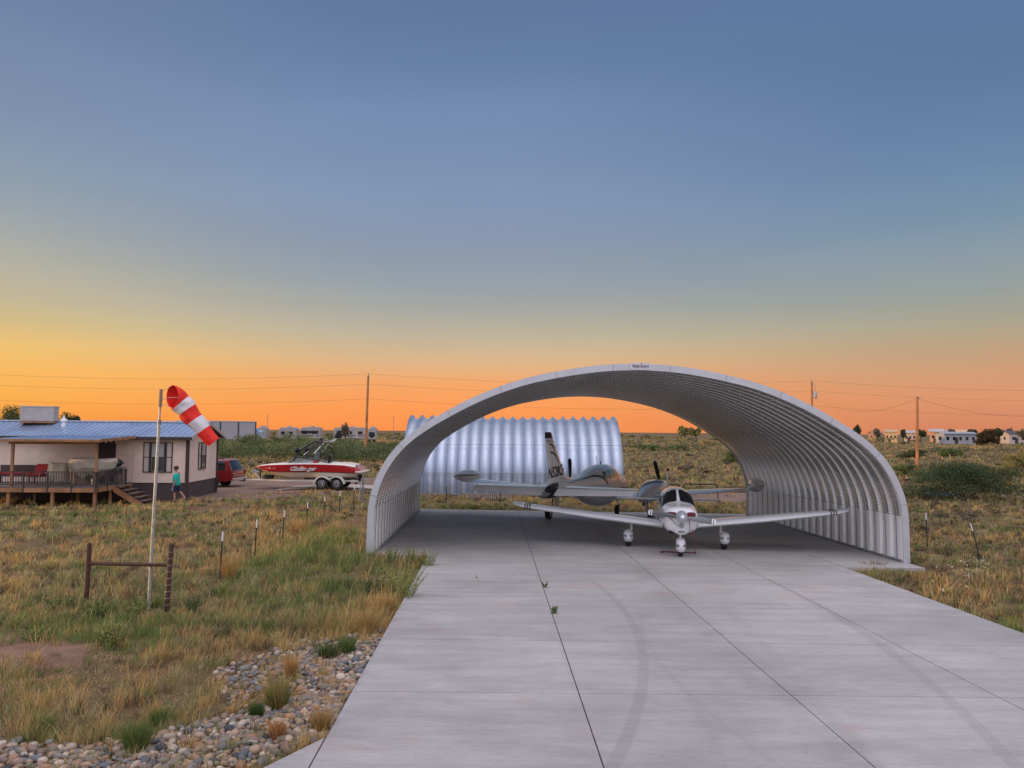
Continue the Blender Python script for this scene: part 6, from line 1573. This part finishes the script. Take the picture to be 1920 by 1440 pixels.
for i in range(230):
    D = math.exp(g0.uniform(math.log(110), math.log(420))); px = g0.uniform(-60, 1980); 
    if px < 780: D = max(D, 190)
    v = CF((px-960)/FPX*D, D); sp2_.append((v.x, v.y, g0.uniform(2.5, 7), g0.uniform(.7, 1.8)*(1 if D < 250 else 1.5)))
thicket('far_shrubs', 'scattered low shrubs and scrub fading to the horizon', sp2_, .0011, OLIVE+GREEN+GREY, 7, 220)
sp3_ = []
for i in range(260):
    D = math.exp(g0.uniform(math.log(28), math.log(115))); px = g0.uniform(1180, 2000) if i % 3 else g0.uniform(395, 1000)
    if px < 1180: D = g0.uniform(62, 85)
    v = CF((px-960)/FPX*D, D)
    if v.x < 15 and D < 60: continue
    sp3_.append((v.x, v.y, g0.uniform(.5, 1.5), g0.uniform(.22, .55)))
thicket('low_scrub', 'small dry grey green scrub plants dotted over the field right of the arch', sp3_, .0011, GREY+OLIVE+[(.10, .10, .05), (.08, .055, .04)], 8, 260)

# individual weeds near the camera
def weed(px, py, hpx, wpx, label, cols, seed, n=26, leaf=.05, group='tall weeds by the driveway edge', slab=False, name='weed'):
    g = random.Random(seed); b = P(px, py, slab=slab); D = camdepth(b); h = hpx/FPX*D; w = wpx/FPX*D/2; t = thing(name, label, 'weed', b, 0, group)
    mb = MB(); Vs = []; cs = []; gg = np.random.default_rng(seed)
    for i in range(n):
        a = g.uniform(0, 6.28); rr = w*math.sqrt(g.random()); hh = h*g.uniform(.55, 1)*(1-.25*rr/w)
        p0 = Vector((math.cos(a)*rr*.3, math.sin(a)*rr*.3, -.02)); p2 = Vector((math.cos(a)*rr, math.sin(a)*rr, hh)); p1 = p0.lerp(p2, .5)+Vector((0, 0, hh*.12))
        mb.tube([p0, p1, p2], [.005, .004, .002], 4)
        for k in range(int(16+hh*55)):
            f = g.uniform(.15, 1); c = p0.lerp(p1, f*2) if f < .5 else p1.lerp(p2, f*2-1); d = Vector((g.gauss(0, 1), g.gauss(0, 1), g.uniform(-.2, 1.0))).normalized(); sd2 = d.cross(Vector((g.gauss(0, 1), g.gauss(0, 1), g.gauss(0, 1)))).normalized()
            L_ = leaf*g.uniform(.5, 1.2)*(1.2-f*.6); Vs += [c, c+d*L_*.5+sd2*L_*.22, c+d*L_, c+d*L_*.5-sd2*L_*.22]; cc = Vector(cols[g.randrange(len(cols))])*g.uniform(.7, 1.3); cs += [tuple(cc)]*4
    obj('stems', mb, M['bark'] if cols is GREY else material('weed stem', (.16, .15, .06), .8), t)
    V = np.array([tuple(v) for v in Vs]); q = np.arange(len(V)//4)[:, None]*4+np.array([[0, 1, 2, 3]])
    fo = bpy.data.objects.new('leaves', tint_mesh('leaves', V, q, None, np.array(cs))); COL.objects.link(fo); fo.parent = t
    return t
BRG = [(.28, .34, .10), (.36, .37, .12), (.20, .27, .08)]; RUST = [(.38, .19, .08), (.45, .27, .11), (.25, .15, .07)]
weed(756, 1126, 92, 104, 'leafy yellow green weed clump spilling over the driveway edge, nearest one', BRG, 60, 46)
weed(800, 1066, 44, 56, 'low sprawling green weed reaching over the slab corner', BRG, 61, 24)
weed(792, 1060, 34, 26, 'rust brown seeded weed standing at the slab corner', RUST, 62, 22)
weed(770, 1058, 42, 30, 'tall pale green weed behind the rust brown one', BRG, 63, 20)
weed(735, 1062, 46, 60, 'dusty green weed in front of the left arch foot', GREEN+BRG, 64, 26)
weed(700, 1124, 56, 56, 'dark green bushy weed left of the driveway edge clump', [(.07, .11, .04), (.10, .14, .05)], 65, 30)
weed(208, 1212, 62, 70, 'bright green feathery weed below the pipe frame', BRG, 66, 44, group='green weeds around the pipe frame')
weed(62, 1205, 40, 60, 'bushy green weed by the bare dirt at the left edge', BRG+GREEN, 67, 34, group='green weeds around the pipe frame')
weed(185, 1158, 50, 90, 'wide green weed growing at the left post of the pipe frame', BRG+GREEN, 68, 46, group='green weeds around the pipe frame')
weed(255, 1150, 34, 60, 'green weed between the posts of the pipe frame', BRG, 69, 30, group='green weeds around the pipe frame')
weed(110, 1140, 30, 80, 'low green weed patch left of the pipe frame', BRG+GREEN, 70, 36, group='green weeds around the pipe frame')
weed(360, 1150, 40, 40, 'dark green weed right of the pipe frame', [(.07, .12, .04), (.12, .16, .05)], 71, 24, group='green weeds around the pipe frame')
weed(1021, 1101, 12, 16, 'tiny green weed in the slab joint, farther one', [(.10, .17, .05)], 72, 7, .05, 'weeds growing in the slab joint', True)
weed(1038, 1150, 16, 20, 'tiny green weed in the slab joint, nearer one', [(.10, .17, .05)], 73, 8, .05, 'weeds growing in the slab joint', True)
weed(893, 1084, 8, 5, 'single small sprout on the slab left of the joint', [(.12, .15, .05)], 74, 2, .03, 'weeds growing in the slab joint', True)
weed(1640, 1064, 18, 60, 'low dry weed tuft at the right slab corner', OLIVE+GREY, 75, 24, .04, 'weeds at the right slab corner')
def tuft(px, py, hpx, wpx, label, cols, seed, n=420, group='grass tufts among the river stones'):
    g = np.random.default_rng(seed); b = P(px, py); D = camdepth(b); h = hpx/FPX*D; w = wpx/FPX*D/2
    a = g.random(n)*6.283; rr = np.sqrt(g.random(n)); base = np.stack([np.cos(a)*rr*w*.35, np.sin(a)*rr*w*.35, np.full(n, -.02)], 1)
    hh = h*g.uniform(.45, 1.1, n); lean = np.stack([np.cos(a)*rr, np.sin(a)*rr], 1)*w*.8*g.uniform(.4, 1.2, (n, 1)); cc = np.array(cols)[g.integers(0, len(cols), n)]*g.uniform(.65, 1.3, (n, 1))
    V, q, tt, c = blades(base, hh, lean, np.full(n, .006)*g.uniform(.7, 1.5, n), cc, g.random(n)*np.pi)
    o = bpy.data.objects.new('grass_tuft', tint_mesh('grass_tuft', V, q, tt, c, 'grass')); COL.objects.link(o); o.location = b
    return tag(o, label, 'grass tuft', group)
GG = [(.10, .17, .045), (.15, .21, .06), (.20, .24, .07)]; ST_ = [(.46, .30, .11), (.52, .36, .15), (.40, .26, .10)]
tuft(255, 1408, 62, 90, 'bright green grass tuft among stones at the lower left', GG, 80, 700)
tuft(80, 1372, 36, 60, 'small green grass tuft at the left edge above the stones', GG, 81)
tuft(300, 1362, 42, 60, 'green grass tuft above the bright tuft at the lower left', GG, 82)
tuft(520, 1330, 66, 80, 'tall mixed green tuft in the middle of the stone bed', GG+ST_, 83, 700)
tuft(480, 1345, 34, 50, 'dark green low tuft left of the tall mixed tuft', [(.07, .12, .035), (.10, .15, .04)], 84)
tuft(615, 1235, 36, 70, 'dark green tuft above the upper stone pile', [(.07, .12, .035), (.12, .17, .05)], 85, 500)
tuft(650, 1225, 40, 60, 'green tuft touching the driveway edge above the stone pile', GG, 86, 500)
tuft(602, 1372, 46, 62, 'golden dry tuft beside the flared slab corner', ST_, 87, 800)
tuft(520, 1388, 44, 50, 'orange dry tuft left of the golden one by the slab corner', [(.48, .24, .09), (.52, .30, .12)], 88, 600)
tuft(545, 1272, 46, 40, 'orange straw tuft standing in the stone bed', [(.50, .28, .10), (.5, .33, .13)], 89, 420)
tuft(690, 1190, 50, 70, 'dry straw tuft leaning on the driveway edge', ST_, 90, 700)
tuft(725, 1150, 40, 50, 'straw tuft on the driveway edge below the leafy weed clump', ST_, 91, 500)
tuft(430, 1085, 46, 60, 'wind bent straw tuft right of the nearest white tipped post', ST_, 92, 500, 'straw tufts in the field')
tuft(560, 1005, 40, 70, 'pale straw tuft at the foot of the third white tipped post', ST_, 93, 600, 'straw tufts in the field')
# pale seed heads right of the slab
g1 = np.random.default_rng(9); b9 = [P(g1.normal(1815, 32), g1.normal(1088, 15)) for _ in range(60)]
bb = np.array([tuple(b) for b in b9]); hh = g1.uniform(.2, .4, 60)
V, q, tt, c = blades(bb, hh, g1.normal(0, .05, (60, 2)), np.full(60, .006), np.tile([(.3, .3, .15)], (60, 1)))
Vs = []; 
for b, h in zip(bb, hh):
    for _ in range(5):
        d = g1.normal(0, .02, 3); cpt = b+np.array([0, 0, h])+d; a_ = g1.normal(0, .009, 3); b_ = g1.normal(0, .009, 3); Vs += [cpt-a_, cpt+b_, cpt+a_, cpt-b_]
V2 = np.array(Vs); q2 = np.arange(len(V2)//4)[:, None]*4+np.array([[0, 1, 2, 3]])+len(V)
o = bpy.data.objects.new('wildflowers', tint_mesh('wildflowers', np.vstack([V, V2]), np.vstack([q, q2]), tt, np.vstack([c, np.tile([(.75, .72, .6)], (len(V2), 1))]), 'grass')); COL.objects.link(o)
tag(o, 'scattered pale wildflower heads in the weeds right of the slab', 'wildflowers', kind='stuff')

# ------------------------------------------------------------------ river stones
def stone_mesh(i):
    bm = bmesh.new(); bmesh.ops.create_icosphere(bm, subdivisions=2, radius=1); g = random.Random(i)
    sx_, sy_, sz_ = 1, g.uniform(.62, .9), g.uniform(.42, .62)
    ph = [g.uniform(0, 6) for _ in range(4)]
    for v in bm.verts:
        c = v.co; k = 1+.10*math.sin(2.1*c.x+ph[0])+.08*math.sin(2.7*c.y+ph[1])+.06*math.sin(3*c.z+ph[2])
        e = .82; v.co = Vector((sgnpow(c.x, e)*sx_*k, sgnpow(c.y, e)*sy_*k, sgnpow(c.z, e)*sz_*k))
    vs = np.array([tuple(v.co) for v in bm.verts]); fs = np.array([[v.index for v in f.verts] for f in bm.faces]); bm.free(); return vs, fs
SM = [stone_mesh(i) for i in range(6)]
SC = [('tan', (.34, .24, .16)), ('grey', (.20, .19, .175)), ('orange brown', (.32, .19, .11)), ('pale buff', (.44, .36, .28)), ('dark slate grey', (.07, .07, .075)), ('pinkish brown', (.26, .18, .145)), ('blue grey', (.14, .15, .165)), ('olive grey', (.19, .17, .12))]
g2r = np.random.default_rng(21); pts = []
def fill(poly, dens, layers=1):
    xs_ = [p[0] for p in poly]; ys_ = [p[1] for p in poly]; A = (max(xs_)-min(xs_))*(max(ys_)-min(ys_))
    n = int(A*dens*3); x = g2r.uniform(min(xs_), max(xs_), n); y = g2r.uniform(min(ys_), max(ys_), n)
    k = in_poly(x, y, poly) & (slab_mask(x, y) > .05); x, y = x[k], y[k]
    for a, b in zip(x, y):
        r = .030+.050*g2r.random()**1.5
        if len(pts):
            arr = np.array(pts[-900:]); dd = np.hypot(arr[:, 0]-a, arr[:, 1]-b)
            if (dd < (arr[:, 2]+r)*.64).any(): continue
        pts.append((a, b, r))
fill(rockA, 380); fill(rockC, 380); nA = len(pts)
tmp = len(pts); fill(rockB, 70)
near = sorted(pts, key=lambda p: p[1])
stm = {}
def stone_mat_mesh(si, ci):
    if (si, ci) not in stm:
        vs, fs = SM[si]; c = np.array(SC[ci][1])*np.array([.98, .93, .86])*np.random.default_rng(si*9+ci).uniform(.8, 1.2)
        me = tint_mesh('river_stone', vs, None, fs, np.tile(c, (len(vs), 1))*(1+.12*np.sin(vs[:, :1]*3+si)), 'stone'); me.shade_smooth(); stm[(si, ci)] = me
    return stm[(si, ci)]
rs = random.Random(3); VV, FF, CC = [], [], []; o_ = 0
for k, (x, y, r) in enumerate(near):
    si = rs.randrange(6); ci = rs.choice([0, 0, 0, 1, 1, 2, 3, 3, 4, 5, 5, 6, 7, 7]); rz = rs.uniform(0, 6.28); tx, ty = rs.gauss(0, .22), rs.gauss(0, .22); z = gz(x, y)+r*.16+rs.uniform(0, .025)
    if k < 290:
        ob = bpy.data.objects.new('river_stone', stone_mat_mesh(si, ci)); COL.objects.link(ob); ob.location = (x, y, z); ob.scale = (r, r, r); ob.rotation_euler = (tx, ty, rz)
        tag(ob, 'rounded %s river stone in the stone bed along the driveway edge' % SC[ci][0], 'stone', 'river stones along the driveway edge')
    else:
        vs, fs = SM[si]; Mx = np.array(Matrix.Rotation(rz, 3, 'Z') @ Matrix.Rotation(tx, 3, 'X') @ Matrix.Rotation(ty, 3, 'Y'))
        VV.append(vs @ Mx.T*r+np.array([x, y, z])); FF.append(fs+o_); CC.append(np.tile(np.array(SC[ci][1])*rs.uniform(.75, 1.25), (len(vs), 1))); o_ += len(vs)
me = tint_mesh('river_stones', np.vstack(VV), None, np.vstack(FF), np.vstack(CC), 'stone'); me.shade_smooth()
o = bpy.data.objects.new('river_stones', me); COL.objects.link(o); tag(o, 'many more rounded river stones packed in the bed farther up the driveway edge', 'stones', kind='stuff')
print('stones', len(near))
